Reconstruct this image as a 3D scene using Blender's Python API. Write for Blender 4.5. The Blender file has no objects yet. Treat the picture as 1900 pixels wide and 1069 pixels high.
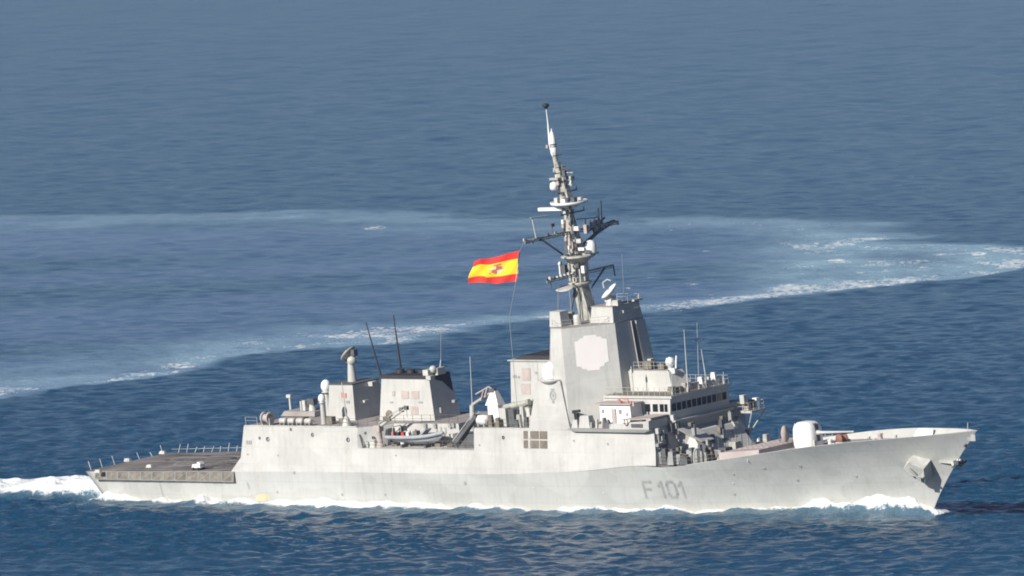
import bpy, bmesh, math, random
import numpy as np
from mathutils import Matrix, Vector
R = math.radians
random.seed(7)
sc = bpy.context.scene
COL = sc.collection

# ------------------------------------------------------------------ camera (long lens, looking down on the sea from a far hillside)
PSI, HEEL, TRIM, PC, ROLL, D, S = R(43), R(5.7), R(.2), R(2.3), R(1.5), 2000., 14.75
def rx(a): c, s = math.cos(a), math.sin(a); return np.array([[1, 0, 0], [0, c, -s], [0, s, c]])
def ry(a): c, s = math.cos(a), math.sin(a); return np.array([[c, 0, s], [0, 1, 0], [-s, 0, c]])
def rz(a): c, s = math.cos(a), math.sin(a); return np.array([[c, -s, 0], [s, c, 0], [0, 0, 1]])
SHIP = rz(-PSI) @ ry(-TRIM) @ rx(HEEL)          # heading, trim and heel of the ship
CAM = rx(math.pi / 2 - PC) @ rz(-ROLL)
F = S * D
CL = -CAM @ np.array([(1048 - 950) / S, -(943 - 534.5) / S, -D])
MID = np.array([75., 0, 0])
def ray(px, py):
    d = CAM @ np.array([(px - 950) / F, -(py - 534.5) / F, -1]); return SHIP.T @ CL + MID, SHIP.T @ d
def A(px, py, **k):                              # where a sight line meets a plane of the ship (metres from the stern, port +, up)
    o, d = ray(px, py); a, v = list(k.items())[0]; i = 'xyz'.index(a); return o + (v - o[i]) / d[i] * d
def sea_at(px, py):                              # where a sight line meets the sea
    d = CAM @ np.array([(px - 950) / F, -(py - 534.5) / F, -1]); return (CL + d * (-CL[2] / d[2]))[:2]

cam = bpy.data.cameras.new('camera'); co = bpy.data.objects.new('camera', cam); COL.objects.link(co)
cam.sensor_width = 36; cam.lens = 36 * F / 1900; cam.clip_start = 10; cam.clip_end = 60000
m = Matrix(CAM.tolist()).to_4x4(); m.translation = Vector(CL); co.matrix_world = m
sc.camera = co

# ------------------------------------------------------------------ daylight
SUN_EL = R(26)
SUN_AZ = math.atan2(-.75, -.66)                  # atan2(x, y) of the direction to the sun
w = bpy.data.worlds.new('World'); sc.world = w; w.use_nodes = True
nt = w.node_tree; nt.nodes.clear()
sky = nt.nodes.new('ShaderNodeTexSky'); sky.sky_type = 'NISHITA'; sky.sun_disc = False
sky.sun_elevation = SUN_EL; sky.sun_rotation = SUN_AZ; sky.altitude = 50; sky.air_density = .75; sky.dust_density = .25; sky.ozone_density = 4.0
bg = nt.nodes.new('ShaderNodeBackground'); bg.inputs[1].default_value = .052
wo = nt.nodes.new('ShaderNodeOutputWorld')
nt.links.new(sky.outputs[0], bg.inputs[0]); nt.links.new(bg.outputs[0], wo.inputs[0])
sun = bpy.data.lights.new('sun', 'SUN'); sun.energy = 5.0; sun.angle = R(.5); sun.color = (1, .945, .87)
so = bpy.data.objects.new('sun', sun); COL.objects.link(so)
sd = Vector((math.sin(SUN_AZ) * math.cos(SUN_EL), math.cos(SUN_AZ) * math.cos(SUN_EL), math.sin(SUN_EL)))
so.rotation_euler = sd.to_track_quat('Z', 'Y').to_euler(); so.location = sd * 400
sc.view_settings.view_transform = 'Standard'; sc.view_settings.look = 'None'
sc.view_settings.exposure = 0.40; sc.view_settings.gamma = 1; sc.view_settings.use_curve_mapping = False
HAZE = .00002
sc.cycles.filter_width = 1.9
sc.cycles.max_bounces = 6

# ------------------------------------------------------------------ materials
def newmat(name):
    mt = bpy.data.materials.new(name); mt.use_nodes = True
    return mt, mt.node_tree, mt.node_tree.nodes['Principled BSDF']
def nd(t, kind, **kw):
    n = t.nodes.new(kind)
    for k, v in kw.items(): setattr(n, k, v)
    return n
def paint(name, col, rough=.5, dirt=.12, streak=.12, rust=.0, scale=.35, metal=0., patch=0., seams=0., grime=0.):
    mt, t, b = newmat(name)
    tc = nd(t, 'ShaderNodeTexCoord')
    def noise(sx, sy, sz, detail=5, r=.6):
        mp = nd(t, 'ShaderNodeMapping'); mp.inputs['Scale'].default_value = (sx, sy, sz)
        n = nd(t, 'ShaderNodeTexNoise'); n.inputs['Scale'].default_value = 1; n.inputs['Detail'].default_value = detail; n.inputs['Roughness'].default_value = r
        t.links.new(tc.outputs['Object'], mp.inputs[0]); t.links.new(mp.outputs[0], n.inputs['Vector']); return n.outputs['Fac']
    def ramp(src, lo, hi, a, c):
        m_ = nd(t, 'ShaderNodeMapRange'); m_.inputs[1].default_value = lo; m_.inputs[2].default_value = hi; m_.inputs[3].default_value = a; m_.inputs[4].default_value = c
        t.links.new(src, m_.inputs[0]); return m_.outputs[0]
    def mul(a, c):
        m_ = nd(t, 'ShaderNodeMath', operation='MULTIPLY'); t.links.new(a, m_.inputs[0]); t.links.new(c, m_.inputs[1]); return m_.outputs[0]
    f = ramp(noise(scale, scale, scale), .35, .65, 1 - dirt, 1 + dirt * .3)
    f = mul(f, ramp(noise(2.2, 2.2, .16, 4), .5, .75, 1, 1 - streak))
    if patch:                                      # touched-up areas of fresher paint
        f = mul(f, ramp(noise(.12, .12, .3, 1.5, .3), .52, .535, 1, 1 - patch))
    sxyz = nd(t, 'ShaderNodeSeparateXYZ'); t.links.new(tc.outputs['Object'], sxyz.inputs[0])
    if seams:                                      # weld seams between plates
        cxyz = nd(t, 'ShaderNodeCombineXYZ'); t.links.new(sxyz.outputs[0], cxyz.inputs[0]); t.links.new(sxyz.outputs[2], cxyz.inputs[1])
        bk = nd(t, 'ShaderNodeTexBrick'); bk.inputs['Scale'].default_value = 1; bk.inputs['Mortar Size'].default_value = .035; bk.inputs['Mortar Smooth'].default_value = .5
        bk.inputs['Brick Width'].default_value = 7.3; bk.inputs['Row Height'].default_value = 2.15; bk.inputs['Color1'].default_value = (1, 1, 1, 1); bk.inputs['Color2'].default_value = (.955, .955, .955, 1); bk.inputs['Mortar'].default_value = (1 - seams,) * 3 + (1,)
        t.links.new(cxyz.outputs[0], bk.inputs['Vector']); f = mul(f, bk.outputs['Color'])
    cm = nd(t, 'ShaderNodeMix', data_type='RGBA', blend_type='MULTIPLY'); cm.inputs[0].default_value = 1
    cm.inputs[6].default_value = (*col, 1); t.links.new(f, cm.inputs[7]); out = cm.outputs[2]
    if rust:
        rm = nd(t, 'ShaderNodeMix', data_type='RGBA'); rm.inputs[7].default_value = (.30, .17, .07, 1)
        k = mul(ramp(noise(.5, .5, .16, 6, .7), .58, .74, 0, 1), ramp(noise(3.5, 3.5, .35, 4), .45, .7, 0, rust))
        t.links.new(k, rm.inputs[0]); t.links.new(out, rm.inputs[6]); out = rm.outputs[2]
    if grime:                                      # dirty band near the waterline
        gm_ = nd(t, 'ShaderNodeMix', data_type='RGBA'); gm_.inputs[7].default_value = (.36, .33, .24, 1)
        t.links.new(mul(ramp(sxyz.outputs[2], 2.6, .2, 0, 1), ramp(noise(1.1, 1.1, .5, 5, .65), .42, .68, .1, grime)), gm_.inputs[0]); t.links.new(out, gm_.inputs[6]); out = gm_.outputs[2]
    t.links.new(out, b.inputs['Base Color'])
    b.inputs['Roughness'].default_value = rough; b.inputs['Metallic'].default_value = metal
    bp = nd(t, 'ShaderNodeBump'); bp.inputs['Strength'].default_value = .25; bp.inputs['Distance'].default_value = .05
    t.links.new(noise(.7, .7, .7, 2), bp.inputs['Height']); t.links.new(bp.outputs[0], b.inputs['Normal'])
    return mt
HULL = paint('hull_grey_paint', (.43, .44, .42), .5, .14, .12, .6, .12, patch=.07, seams=.15, grime=.75)
WALL = paint('superstructure_grey_paint', (.495, .492, .465), .5, .11, .14, .42, .3, patch=.05, seams=.11)
TRIMP = paint('fitting_grey_paint', (.50, .50, .46), .5, .18, .15, .35, .8)
MAST = paint('mast_grey_paint', (.40, .40, .35), .55, .35, .3, .5, 1.6)
DARKM = paint('dark_grey_metal', (.10, .105, .11), .6, .3, .1, .3, 1.0)
DECK = paint('deck_grey_nonskid', (.30, .275, .26), .85, .25, .0, .35, .35)
FDECK = paint('flight_deck_worn_nonskid', (.185, .167, .150), .85, .6, .0, .7, .16)
NETM = paint('net_olive_brown', (.195, .175, .14), .8, .45, .25, .6, 1.2)
SOOT = paint('black_soot', (.018, .018, .02), .7, .3, 0, 0, .6)
GLASS = paint('dark_window_glass', (.012, .015, .02), .12, .2, 0, 0, .6)
LOUV = paint('louver_beige', (.42, .36, .33), .7, .15, .1, .3, 1.5)
LOUVD = paint('intake_brown', (.17, .145, .11), .7, .25, .1, .4, 1.5)
RAFT = paint('raft_pale_plastic', (.56, .54, .50), .5, .2, .12, .25, 1.2)
WHITE = paint('white_gelcoat', (.78, .78, .76), .35, .06, .05, .08, 1.)
SPY = paint('array_cover_pale', (.70, .665, .65), .5, .03, .02, 0, .5)
RED = paint('red_fabric', (.50, .05, .03), .7, .2, 0, 0, 1.)
REDP = paint('faded_red_paint', (.55, .22, .17), .7, .2, 0, 0, 1.)
BLACK = paint('black_rubber', (.02, .02, .022), .6, .2, 0, 0, 1.)
MARK = paint('marking_grey', (.30, .31, .30), .5, .15, .1, 0, .8)
NUM = paint('faded_number_grey', (.33, .34, .33), .5, .25, .2, 0, .6)
LINE = paint('faded_deck_line', (.36, .33, .29), .85, .35, 0, .2, 1.)
YEL = paint('faded_yellow_stain', (.50, .45, .30), .7, .15, .1, 0, .8)
TUBEG = paint('boat_tube_grey', (.33, .35, .37), .5, .12, .05, 0, 1.)
ORNG = paint('rust_red_drum', (.23, .10, .065), .7, .3, .1, .4, 1.)

# ------------------------------------------------------------------ mesh helpers, in ship coordinates
MS = Matrix(SHIP.tolist()).to_4x4()
class MB:
    def __init__(s): s.v, s.f, s.sm = [], [], []
    def add(s, vs, fs, smooth=False):
        n = len(s.v); s.v += [tuple(map(float, p)) for p in vs]; s.f += [tuple(i + n for i in f) for f in fs]; s.sm += [smooth] * len(fs); return s
    def poly(s, pts): return s.add(pts, [tuple(range(len(pts)))])
    def prism(s, bot, top):
        n = len(bot); fs = [tuple(reversed(range(n))), tuple(range(n, 2 * n))] + [(i, (i + 1) % n, n + (i + 1) % n, n + i) for i in range(n)]
        return s.add(list(bot) + list(top), fs)
    def fr(s, b, z0, t, z1):                     # b, t = (x0, x1, y0, y1)
        q = lambda r, z: [(r[0], r[2], z), (r[1], r[2], z), (r[1], r[3], z), (r[0], r[3], z)]
        return s.prism(q(b, z0), q(t, z1))
    def box(s, x0, x1, y0, y1, z0, z1): return s.fr((x0, x1, y0, y1), z0, (x0, x1, y0, y1), z1)
    def cbox(s, c, sx, sy, sz, rot=None):
        vs = [Vector((dx * sx / 2, dy * sy / 2, dz * sz / 2)) for dz in (-1, 1) for dx, dy in ((-1, -1), (1, -1), (1, 1), (-1, 1))]
        if rot is not None: vs = [rot @ v for v in vs]
        vs = [v + Vector(c) for v in vs]
        return s.add(vs, [(3, 2, 1, 0), (4, 5, 6, 7), (0, 1, 5, 4), (1, 2, 6, 5), (2, 3, 7, 6), (3, 0, 4, 7)])
    def tube(s, p, q, r0, r1=None, n=8):
        r1 = r0 if r1 is None else r1
        p, q = Vector(p), Vector(q); z = (q - p).normalized(); x = z.orthogonal().normalized(); y = z.cross(x)
        vs = [c + (x * math.cos(a) + y * math.sin(a)) * r for c, r in ((p, r0), (q, r1)) for a in [2 * math.pi * i / n for i in range(n)]]
        s.add(vs, [(i, (i + 1) % n, n + (i + 1) % n, n + i) for i in range(n)], True)
        return s.add(vs, [tuple(reversed(range(n))), tuple(range(n, 2 * n))])
    def path(s, pts, r, n=6):
        for a, b in zip(pts, pts[1:]): s.tube(a, b, r, n=n)
        return s
    def lathe(s, c, prof, n=20, axis=(0, 0, 1)):
        rot = Vector((0, 0, 1)).rotation_difference(Vector(axis).normalized()).to_matrix(); c = Vector(c); vs = []
        for r, z in prof:
            for i in range(n):
                a = 2 * math.pi * i / n; vs.append(c + rot @ Vector((r * math.cos(a), r * math.sin(a), z)))
        fs = [(k * n + i, k * n + (i + 1) % n, (k + 1) * n + (i + 1) % n, (k + 1) * n + i) for k in range(len(prof) - 1) for i in range(n)]
        return s.add(vs, fs, True)
    def ball(s, c, r, sz=1., n=16):
        pr = [(max(1e-3, r * math.cos(a)), r * sz * math.sin(a)) for a in [-math.pi / 2 + math.pi * i / 10 for i in range(11)]]
        return s.lathe(c, pr, n)
    def build(s, name, mat, parent=None, org=None, mats=None, mi=None):
        org = MID if org is None else np.array(org, float)
        me = bpy.data.meshes.new(name); me.from_pydata([tuple(np.array(p) - org) for p in s.v], [], s.f)
        bm = bmesh.new(); bm.from_mesh(me)
        bmesh.ops.recalc_face_normals(bm, faces=bm.faces) if mats is None else None
        bm.to_mesh(me); bm.free()
        me.polygons.foreach_set('use_smooth', s.sm)
        for k in (mats or [mat]): me.materials.append(k)
        if mi: me.polygons.foreach_set('material_index', mi)
        o = bpy.data.objects.new(name, me); COL.objects.link(o)
        if parent: o.parent = parent
        else: o.matrix_world = MS @ Matrix.Translation(Vector(org - MID))
        return o
def tag(o, label, cat=None, group=None, kind=None):
    if label: o['label'] = label
    if cat: o['category'] = cat
    if group: o['group'] = group
    if kind: o['kind'] = kind
    return o
def thing(name, base, label, cat, group=None):
    o = bpy.data.objects.new(name, None); COL.objects.link(o); o.empty_display_size = .5
    o.matrix_world = MS @ Matrix.Translation(Vector(np.array(base, float) - MID))
    return tag(o, label, cat, group)
def lin(x, xs, ys): return float(np.interp(x, xs, ys))

ship = thing('warship', MID, 'long pale grey frigate with tall mast, helicopter deck and bow gun steaming through blue sea', 'warship')

# ------------------------------------------------------------------ hull
from functools import lru_cache
def smooth_interp(xs, ys):
    xs, ys = np.array(xs, float), np.array(ys, float)
    dk = np.diff(ys) / np.diff(xs); mm = np.concatenate([[dk[0]], np.where(dk[:-1] * dk[1:] > 0, 2 * dk[:-1] * dk[1:] / (dk[:-1] + dk[1:] + 1e-12), 0), [dk[-1]]])
    def f(x):
        i = int(np.clip(np.searchsorted(xs, x) - 1, 0, len(xs) - 2)); h = xs[i + 1] - xs[i]; t = min(max((x - xs[i]) / h, 0), 1)
        return float((2*t**3 - 3*t*t + 1) * ys[i] + (t**3 - 2*t*t + t) * h * mm[i] + (3*t*t - 2*t**3) * ys[i+1] + (t**3 - t*t) * h * mm[i+1])
    return f
BD = smooth_interp([0, 14, 28, 52, 80, 96, 107, 115, 123, 131, 138, 142.3, 145], [7.6, 8.4, 8.95, 9.3, 9.3, 9.05, 8.6, 8.0, 7.0, 5.45, 3.4, 1.65, .06])
BW = smooth_interp([0, 14, 28, 52, 80, 96, 107, 115, 123, 131, 138, 142.3, 145], [6.9, 8.0, 8.7, 9.0, 9.0, 8.2, 6.9, 5.6, 4.0, 2.35, 1.05, .5, .04])
ZS = smooth_interp([-1.5, 28, 52, 73, 87, 98, 103, 110, 115.4, 123.5, 131, 138, 145.3], [4.9, 5.45, 5.68, 5.72, 6.3, 7.1, 6.9, 7.6, 8.3, 9.3, 9.95, 10.3, 10.65])
XF = smooth_interp([-2.5, 0, 1.2, 6.65, 10.65], [135.6, 136.7, 137.3, 141.5, 145.3])
XA = smooth_interp([-2.5, 0, 1.5, 5], [4.2, 2., 1.0, -1.5])
def xz(t, s):                                    # t along the hull, s up the side
    zs = ZS(-1.5 + t * 146.8); z = -2.5 + s * (zs + 2.5); return XA(z) + t * (XF(z) - XA(z)), z
def half(t, s):
    bd, bw = BD(t * 145), BW(t * 145); zs = ZS(-1.5 + t * 146.8); s0 = 2.5 / (zs + 2.5)
    if s <= s0: return bw * (.9 + .1 * s / s0)
    k = (s - s0) / (1 - s0); e = 1.0 + 1.1 * min(max((t - .6) / .3, 0), 1); return bw + (bd - bw) * k ** e
def hb(x, z):
    t = min(max((x - XA(z)) / (XF(z) - XA(z)), 0), 1); zs = ZS(-1.5 + t * 146.8); return half(t, min(max((z + 2.5) / (zs + 2.5), 0), 1))
def bdx(x): return BD(min(max((x + 1.5) / 146.8, 0), 1) * 145)
NT, NS = 150, 22
h = MB(); vs = []
for i in range(NT + 1):
    t = i / NT; t = t if t < .8 else t
    for sgn in (-1, 1):
        for j in range(NS + 1):
            x, z = xz(t, j / NS); vs.append((x, sgn * half(t, j / NS), z))
idx = lambda i, sd_, j: (i * 2 + sd_) * (NS + 1) + j
fs = []
for i in range(NT):
    for j in range(NS):
        fs.append((idx(i, 0, j), idx(i + 1, 0, j), idx(i + 1, 0, j + 1), idx(i, 0, j + 1)))
        fs.append((idx(i, 1, j), idx(i, 1, j + 1), idx(i + 1, 1, j + 1), idx(i + 1, 1, j)))
    fs.append((idx(i, 0, 0), idx(i, 1, 0), idx(i + 1, 1, 0), idx(i + 1, 0, 0)))
for j in range(NS): fs.append((idx(0, 0, j), idx(0, 0, j + 1), idx(0, 1, j + 1), idx(0, 1, j)))
h.add(vs, fs, True)
hull = h.build('hull', HULL, ship)
# shade smooth but keep the transom corner
hull.data.polygons.foreach_set('use_smooth', [True] * (len(hull.data.polygons) - NS) + [False] * NS)

# bulwark lining and rail at the bow
DZ = smooth_interp([99, 104, 110, 114, 117.5, 130, 146], [7.15, 7.2, 7.62, 7.95, 8.15, 8.85, 9.4])
bw_ = MB(); ts = [i / 40 * (1 - .738) + .738 for i in range(41)]
for sgn in (-1, 1):
    rows = []
    for t in ts:
        x, z = xz(t, 1); y = half(t, 1); xi = min(x, 144.9)
        rows.append([(x, sgn * y, z), (x, sgn * y, z + .04), (xi, sgn * max(y - .22, .0), z + .04), (xi - .02, sgn * max(hb(xi, DZ(xi)) - .12, 0), min(DZ(xi) - .02, z))])
    for a, b in zip(rows, rows[1:]):
        for k in range(3): bw_.poly([a[k], b[k], b[k + 1], a[k + 1]])
bw_.build('bow_bulwark', WALL, ship)

def hull_at(px, py):                             # where a sight line meets the starboard hull side
    y = -8.
    for _ in range(25):
        p = A(px, py, y=y); y = .5 * y - .5 * hb(p[0], p[2])
    return A(px, py, y=y)
def hull_n(x, z):
    e = .3; dx = (hb(x + e, z) - hb(x - e, z)) / (2 * e); dz = (hb(x, z + e) - hb(x, z - e)) / (2 * e)
    return Vector((-dx, -1, -dz)).normalized()
def hp(x, z, off=.03): return Vector((x, -hb(x, z), z)) + hull_n(x, z) * off

# hull fittings: scuttles, discharge streaks, the pennant number
for px, py, r in [(1418, 869, .22), (1485, 865, .22), (1480, 891, .2), (1589, 884, .2), (1361, 880, .16), (1363, 917, .18), (1361, 897, .14), (546, 877, .2), (515, 913, .15), (635, 918, .18), (715, 918, .16), (863, 896, .24), (990, 905, .12), (1120, 915, .12), (780, 905, .1)]:
    p = hull_at(px, py); n = hull_n(p[0], p[2])
    MB().lathe(hp(p[0], p[2], -.02), [(r, 0), (r, .07), (r * .7, .07), (.001, .03)], 12, n).build('scuttle', MARK if r > .14 else TRIMP, hull)
for (x0, z0, z1, wd) in [(26.6 + 2.2, 3.2, 4.1, .16), (12.5, 1.6, 4.2, .13), (49.5, 2.6, 5.0, .09), (72, .9, 4.6, .08)]:
    MB().poly([hp(x0, z0), hp(x0 + wd, z0), hp(x0 + wd * .8 - .25, z1), hp(x0 - .25, z1)]).build('drain_streak', MARK if wd > .1 else TRIMP, hull)
yp = hull_at(487, 922)
st_ = MB(); st_.poly([hp(yp[0] + dx, yp[2] + dz, .02) for dx, dz in ((-1.3, -.45), (-.4, -.55), (.6, -.5), (1.25, -.3), (1.3, .3), (.5, .42), (-.5, .38), (-1.2, .2))]).build('yellow_stain', YEL, hull)
def stroke(mb, pts, wd):
    for (xa, za), (xb, zb) in zip(pts, pts[1:]):
        d = Vector((xb - xa, zb - za)); n_ = Vector((-d.y, d.x)).normalized() * wd / 2; e = d.normalized() * wd / 2 * .9; N = 6
        for k in range(N):
            a = Vector((xa, za)) - e + (d + 2 * e) * (k / N); b = Vector((xa, za)) - e + (d + 2 * e) * ((k + 1) / N)
            mb.poly([hp(q.x, q.y, .035) for q in (a - n_, b - n_, b + n_, a + n_)])
num = [("F", [[(0, 0), (0, 1), (.92, 1)], [(0, .52), (.72, .52)]]), ("1", [[(.1, .74), (.45, 1), (.45, 0)]]), ("0", [[(.2, 0), (0, .2), (0, .8), (.2, 1), (.7, 1), (.9, .8), (.9, .2), (.7, 0), (.2, 0)]]), ("1", [[(.1, .74), (.45, 1), (.45, 0)]])]
p0 = hull_at(1199, 922); p1 = hull_at(1281, 924); x = p0[0]; wtot = p1[0] - p0[0]
for ch, x0 in zip(num, (0, .34, .55, .80)):
    mb = MB(); zz0, zz1 = 2.95, 4.95
    for pl in ch[1]: stroke(mb, [(x + x0 * wtot + a * 1.38, zz0 + b * (zz1 - zz0)) for a, b in pl], .33)
    mb.build('hull_number', NUM, hull)

# anchors
anc = A(1690, 868, y=-3.2); ax, az = anc[0] + .2, 6.25
n_ = hull_n(ax, az); base = hp(ax, az, 0); up = Vector((-.28, 0, 1)); side = n_.cross(up).normalized(); up = side.cross(n_).normalized()
if side.x < 0: side = -side
q = lambda a, b, c: base + side * a * 1.3 + up * b * 1.3 + n_ * c * 1.35
b_ = MB(); b_.prism([q(-1.5, .9, -.3), q(-.2, 1.5, -.3), q(1.3, .4, -.3), q(.6, -1.3, -.3), q(-.6, -1.0, -.3)], [q(-1.15, .85, 1.15), q(-.2, 1.3, 1.3), q(1.1, .25, 1.5), q(.35, -1.2, 1.35), q(-.55, -.9, 1.0)])
ap = b_.build('anchor_pocket', TRIMP, ship)
a_ = MB(); a_.tube(q(-.45, .75, 1.3), q(.2, -.55, 1.62), .16); a_.tube(q(-.75, .1, 1.3), q(.75, -.5, 1.62), .13); a_.cbox(q(.15, -.6, 1.5), .7, .5, .45)
a_.build('anchor', MARK, ap)
sa = A(1775, 858, y=0); a_ = MB(); sx, sz = sa[0], sa[2]
a_.tube((sx - .1, 0, sz + .25), (sx + .95, 0, sz + .2), .2); a_.tube((sx + .75, -.75, sz), (sx + .75, .75, sz), .2); a_.prism([(sx - .3, -.75, sz - .55), (sx + .2, -.75, sz - .6), (sx + .2, -.45, sz - .6), (sx - .3, -.45, sz - .55)], [(sx + .5, -.8, sz + .3), (sx + 1.1, -.8, sz + .3), (sx + 1.1, -.45, sz + .3), (sx + .5, -.45, sz + .3)])
a_.prism([(sx - .3, .45, sz - .55), (sx + .2, .45, sz - .6), (sx + .2, .75, sz - .6), (sx - .3, .75, sz - .55)], [(sx + .5, .45, sz + .3), (sx + 1.1, .45, sz + .3), (sx + 1.1, .8, sz + .3), (sx + .5, .8, sz + .3)])
a_.build('stem_anchor', DARKM, ship)
b_ = MB(); b_.tube((sx + .15, -.95, sz - .1), (sx + .15, .95, sz - .1), .22); b_.prism([(sx - 2.0, -1.0, sz + .1), (sx, -.7, sz - .1), (sx, .7, sz - .1), (sx - 2.0, 1.0, sz + .1)], [(sx - 2.0, -1.05, sz + .25), (sx + .1, -.75, sz + .3), (sx + .1, .75, sz + .3), (sx - 2.0, 1.05, sz + .25)]); b_.build('hawse_lip', TRIMP, ship)
MB().tube((143.1, -.1, 8.75), (143.5, -.1, 9.0), .2, .16, 10).build('bow_fairlead', DARKM, ship)
for dx in (.28, .66): MB().lathe((sx + dx, 0, sz + .22), [(.225, -.07), (.225, .07)], 12, (1, 0, -.05)).build('anchor_band', WHITE, ship)

# ------------------------------------------------------------------ upper hull sides and blocks
def bside(x, z): return (bdx(x) - .02) - (z - ZS(x)) * .118       # tumblehome above the knuckle
def strip_block(name, xs, z0f, z1f, bf=None, mat=WALL, ends=(True, True), rake=(0, 0), roof=True, ymul=None):
    mb = MB(); rows = []
    for i, x in enumerate(xs):
        z0, z1 = z0f(x), z1f(x)
        rk0 = rake[0] if i == 0 else 0; rk1 = rake[1] if i == len(xs) - 1 else 0
        y0 = bside(x, z0) if bf is None else bf(x, z0); y1 = bside(x, z1) if bf is None else bf(x, z1)
        xt = x + rk0 + rk1
        rows.append([(x, -y0, z0), (xt, -y1, z1), (xt, y1, z1), (x, y0, z0)])
    for a, b in zip(rows, rows[1:]):
        mb.poly([a[0], b[0], b[1], a[1]]); mb.poly([a[3], a[2], b[2], b[3]])
        if roof: mb.poly([a[1], b[1], b[2], a[2]])
    if ends[0]: mb.poly(rows[0])
    if ends[1]: mb.poly(list(reversed(rows[-1])))
    return mb
Z1, ZR = 8.7, lambda x: lin(x, [28, 48, 69, 99.5], [11.2, 11.3, 11.35, 11.6])
xs = list(np.linspace(27.4, 99.5, 40))
lower = strip_block('upper_hull', xs, lambda x: ZS(x), lambda x: Z1, rake=(.55, 0)).build('upper_hull', WALL, ship)
blk = strip_block('', list(np.linspace(27.95, 48.6, 14)), lambda x: Z1, ZR, rake=(.4, 0), ends=(True, False), roof=False)
yb0, yb1 = bside(48.6, Z1), bside(48.6, ZR(48.6))
zr = ZR(48.6)
for sg in (-1, 1):
    pts0 = [(48.6, sg * yb0, Z1), (50.6, sg * 7.2, Z1), (51.6, sg * 5.1, Z1), (63.0, sg * 5.1, Z1)]
    pts1 = [(48.6, sg * yb1, zr), (50.3, sg * 7.0, zr), (51.6, sg * 5.0, zr), (62.8, sg * 5.0, zr + .1)]
    for k in range(3): blk.poly([pts0[k], pts0[k + 1], pts1[k + 1], pts1[k]])
blk.poly([(63.0, -5.1, Z1), (63.0, 5.1, Z1), (62.8, 5, zr + .1), (62.8, -5, zr + .1)])
hangar = blk.build('hangar_block', WALL, ship)
rf = MB(); xr = list(np.linspace(28.35, 48.6, 12)); prev = None
for x in xr:
    y = bside(x, ZR(x)) - .02; c = ((x, -y, ZR(x) + .01), (x, y, ZR(x) + .01))
    if prev: rf.poly([prev[0], c[0], c[1], prev[1]])
    prev = c
rf.poly([(48.6, -yb1, zr + .01), (50.3, -7, zr + .01), (50.3, 7, zr + .01), (48.6, yb1, zr + .01)]); rf.poly([(50.3, -7, zr + .01), (51.6, -5, zr + .01), (51.6, 5, zr + .01), (50.3, 7, zr + .01)])
rf.poly([(51.6, -5, zr + .01), (62.8, -5, zr + .11), (62.8, 5, zr + .11), (51.6, 5, zr + .01)])
rf.build('hangar_roof', DECK, hangar)
# hangar door facing the flight deck
MB().prism([(27.55, -3.2, 5.6), (27.95, -3.2, 8.6), (27.95, 3.2, 8.6), (27.55, 3.2, 5.6)], [(27.40, -3.2, 5.6), (27.84, -3.2, 8.6), (27.84, 3.2, 8.6), (27.40, 3.2, 5.6)]).build('hangar_door', TRIMP, hangar)
fwd = strip_block('', list(np.linspace(68.8, 99.5, 20)), lambda x: Z1, ZR, rake=(0, -.25)).build('forward_block', WALL, ship)
MB().poly([(99.56, -8.86, 7.0), (99.56, 8.86, 7.0), (99.55, 8.62, Z1), (99.55, -8.62, Z1)]).build('front_plate', WALL, lower)
for sg in (-1, 1): MB().prism([(25.9, sg * (bdx(25.9) + .01), 5.42), (27.9, sg * (bdx(27.9) + .01), 5.42), (27.9, sg * (bside(27.9, 7.4) + .01), 7.4)], [(25.9, sg * (bdx(25.9) - .2), 5.42), (27.9, sg * (bdx(27.9) - .2), 5.42), (27.9, sg * (bside(27.9, 7.4) - .2), 7.4)]).build('deck_gusset', WALL, lower)
# bay edge frames
def side_y(x, z, off=.03): return -(bside(x, z) + off)
MB().prism([(48.5, side_y(48.5, 10.4), 10.4), (48.9, side_y(48.9, 10.4), 10.4), (49.5, side_y(49.5, 8.72), 8.72), (49.0, side_y(49, 8.72), 8.72)], [(48.5, -8.3, 10.4), (48.9, -8.3, 10.4), (49.5, -8.4, 8.72), (49.0, -8.4, 8.72)]).build('bay_frame', MARK, hangar)
def on_side(px, py):
    y = -8.8
    for _ in range(10):
        p = A(px, py, y=y); y = -bside(p[0], p[2])
    return p
for px, py, r in [(497, 815, .3), (482, 813, .2), (540, 797, .2), (580, 807, .26), (646, 816, .3), (678, 804, .2), (735, 845, .1), (934, 812, .24), (460, 843, .12), (516, 845, .1), (1065, 818, .12), (1128, 824, .16), (890, 826, .12)]:
    p = on_side(px, py)
    MB().lathe((p[0], -bside(p[0], p[2]) + .03, p[2]), [(r, 0), (r, .09), (r * .72, .09), (r * .7, .03), (.001, .03)], 12, (0, -1, .118)).build('porthole', MARK if r < .2 else DARKM, hangar if p[0] < 60 else fwd)
def side_panel(x0, x1, z0, z1, name, mat, par, th=.06):
    f = lambda x, z, o: (x, -(bside(x, z) + o), z)
    return MB().prism([f(x0, z0, -.05), f(x1, z0, -.05), f(x1, z1, -.05), f(x0, z1, -.05)], [f(x0, z0, th), f(x1, z0, th), f(x1, z1, th), f(x0, z1, th)]).build(name, mat, par)
c = on_side(462, 821)
for k in range(3): side_panel(c[0] - .5 + k * .36, c[0] - .5 + k * .36 + .26, c[2] - .22, c[2] + .24, 'vent', MARK, hangar)
c = on_side(994, 815); W = np.array([-2.05, -1.25])
for zc in (c[2] + .55, c[2] - .62):
    for xa, xb in ((-2.05, -1.3), (-.8, .55), (.72, 2.0)): side_panel(c[0] + xa, c[0] + xb, zc - .52, zc + .46, 'intake_louver', LOUVD, fwd, .05)
    side_panel(c[0] - 1.22, c[0] - .9, zc - .52, zc + .46, 'intake_post', TRIMP, fwd, .09)
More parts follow.
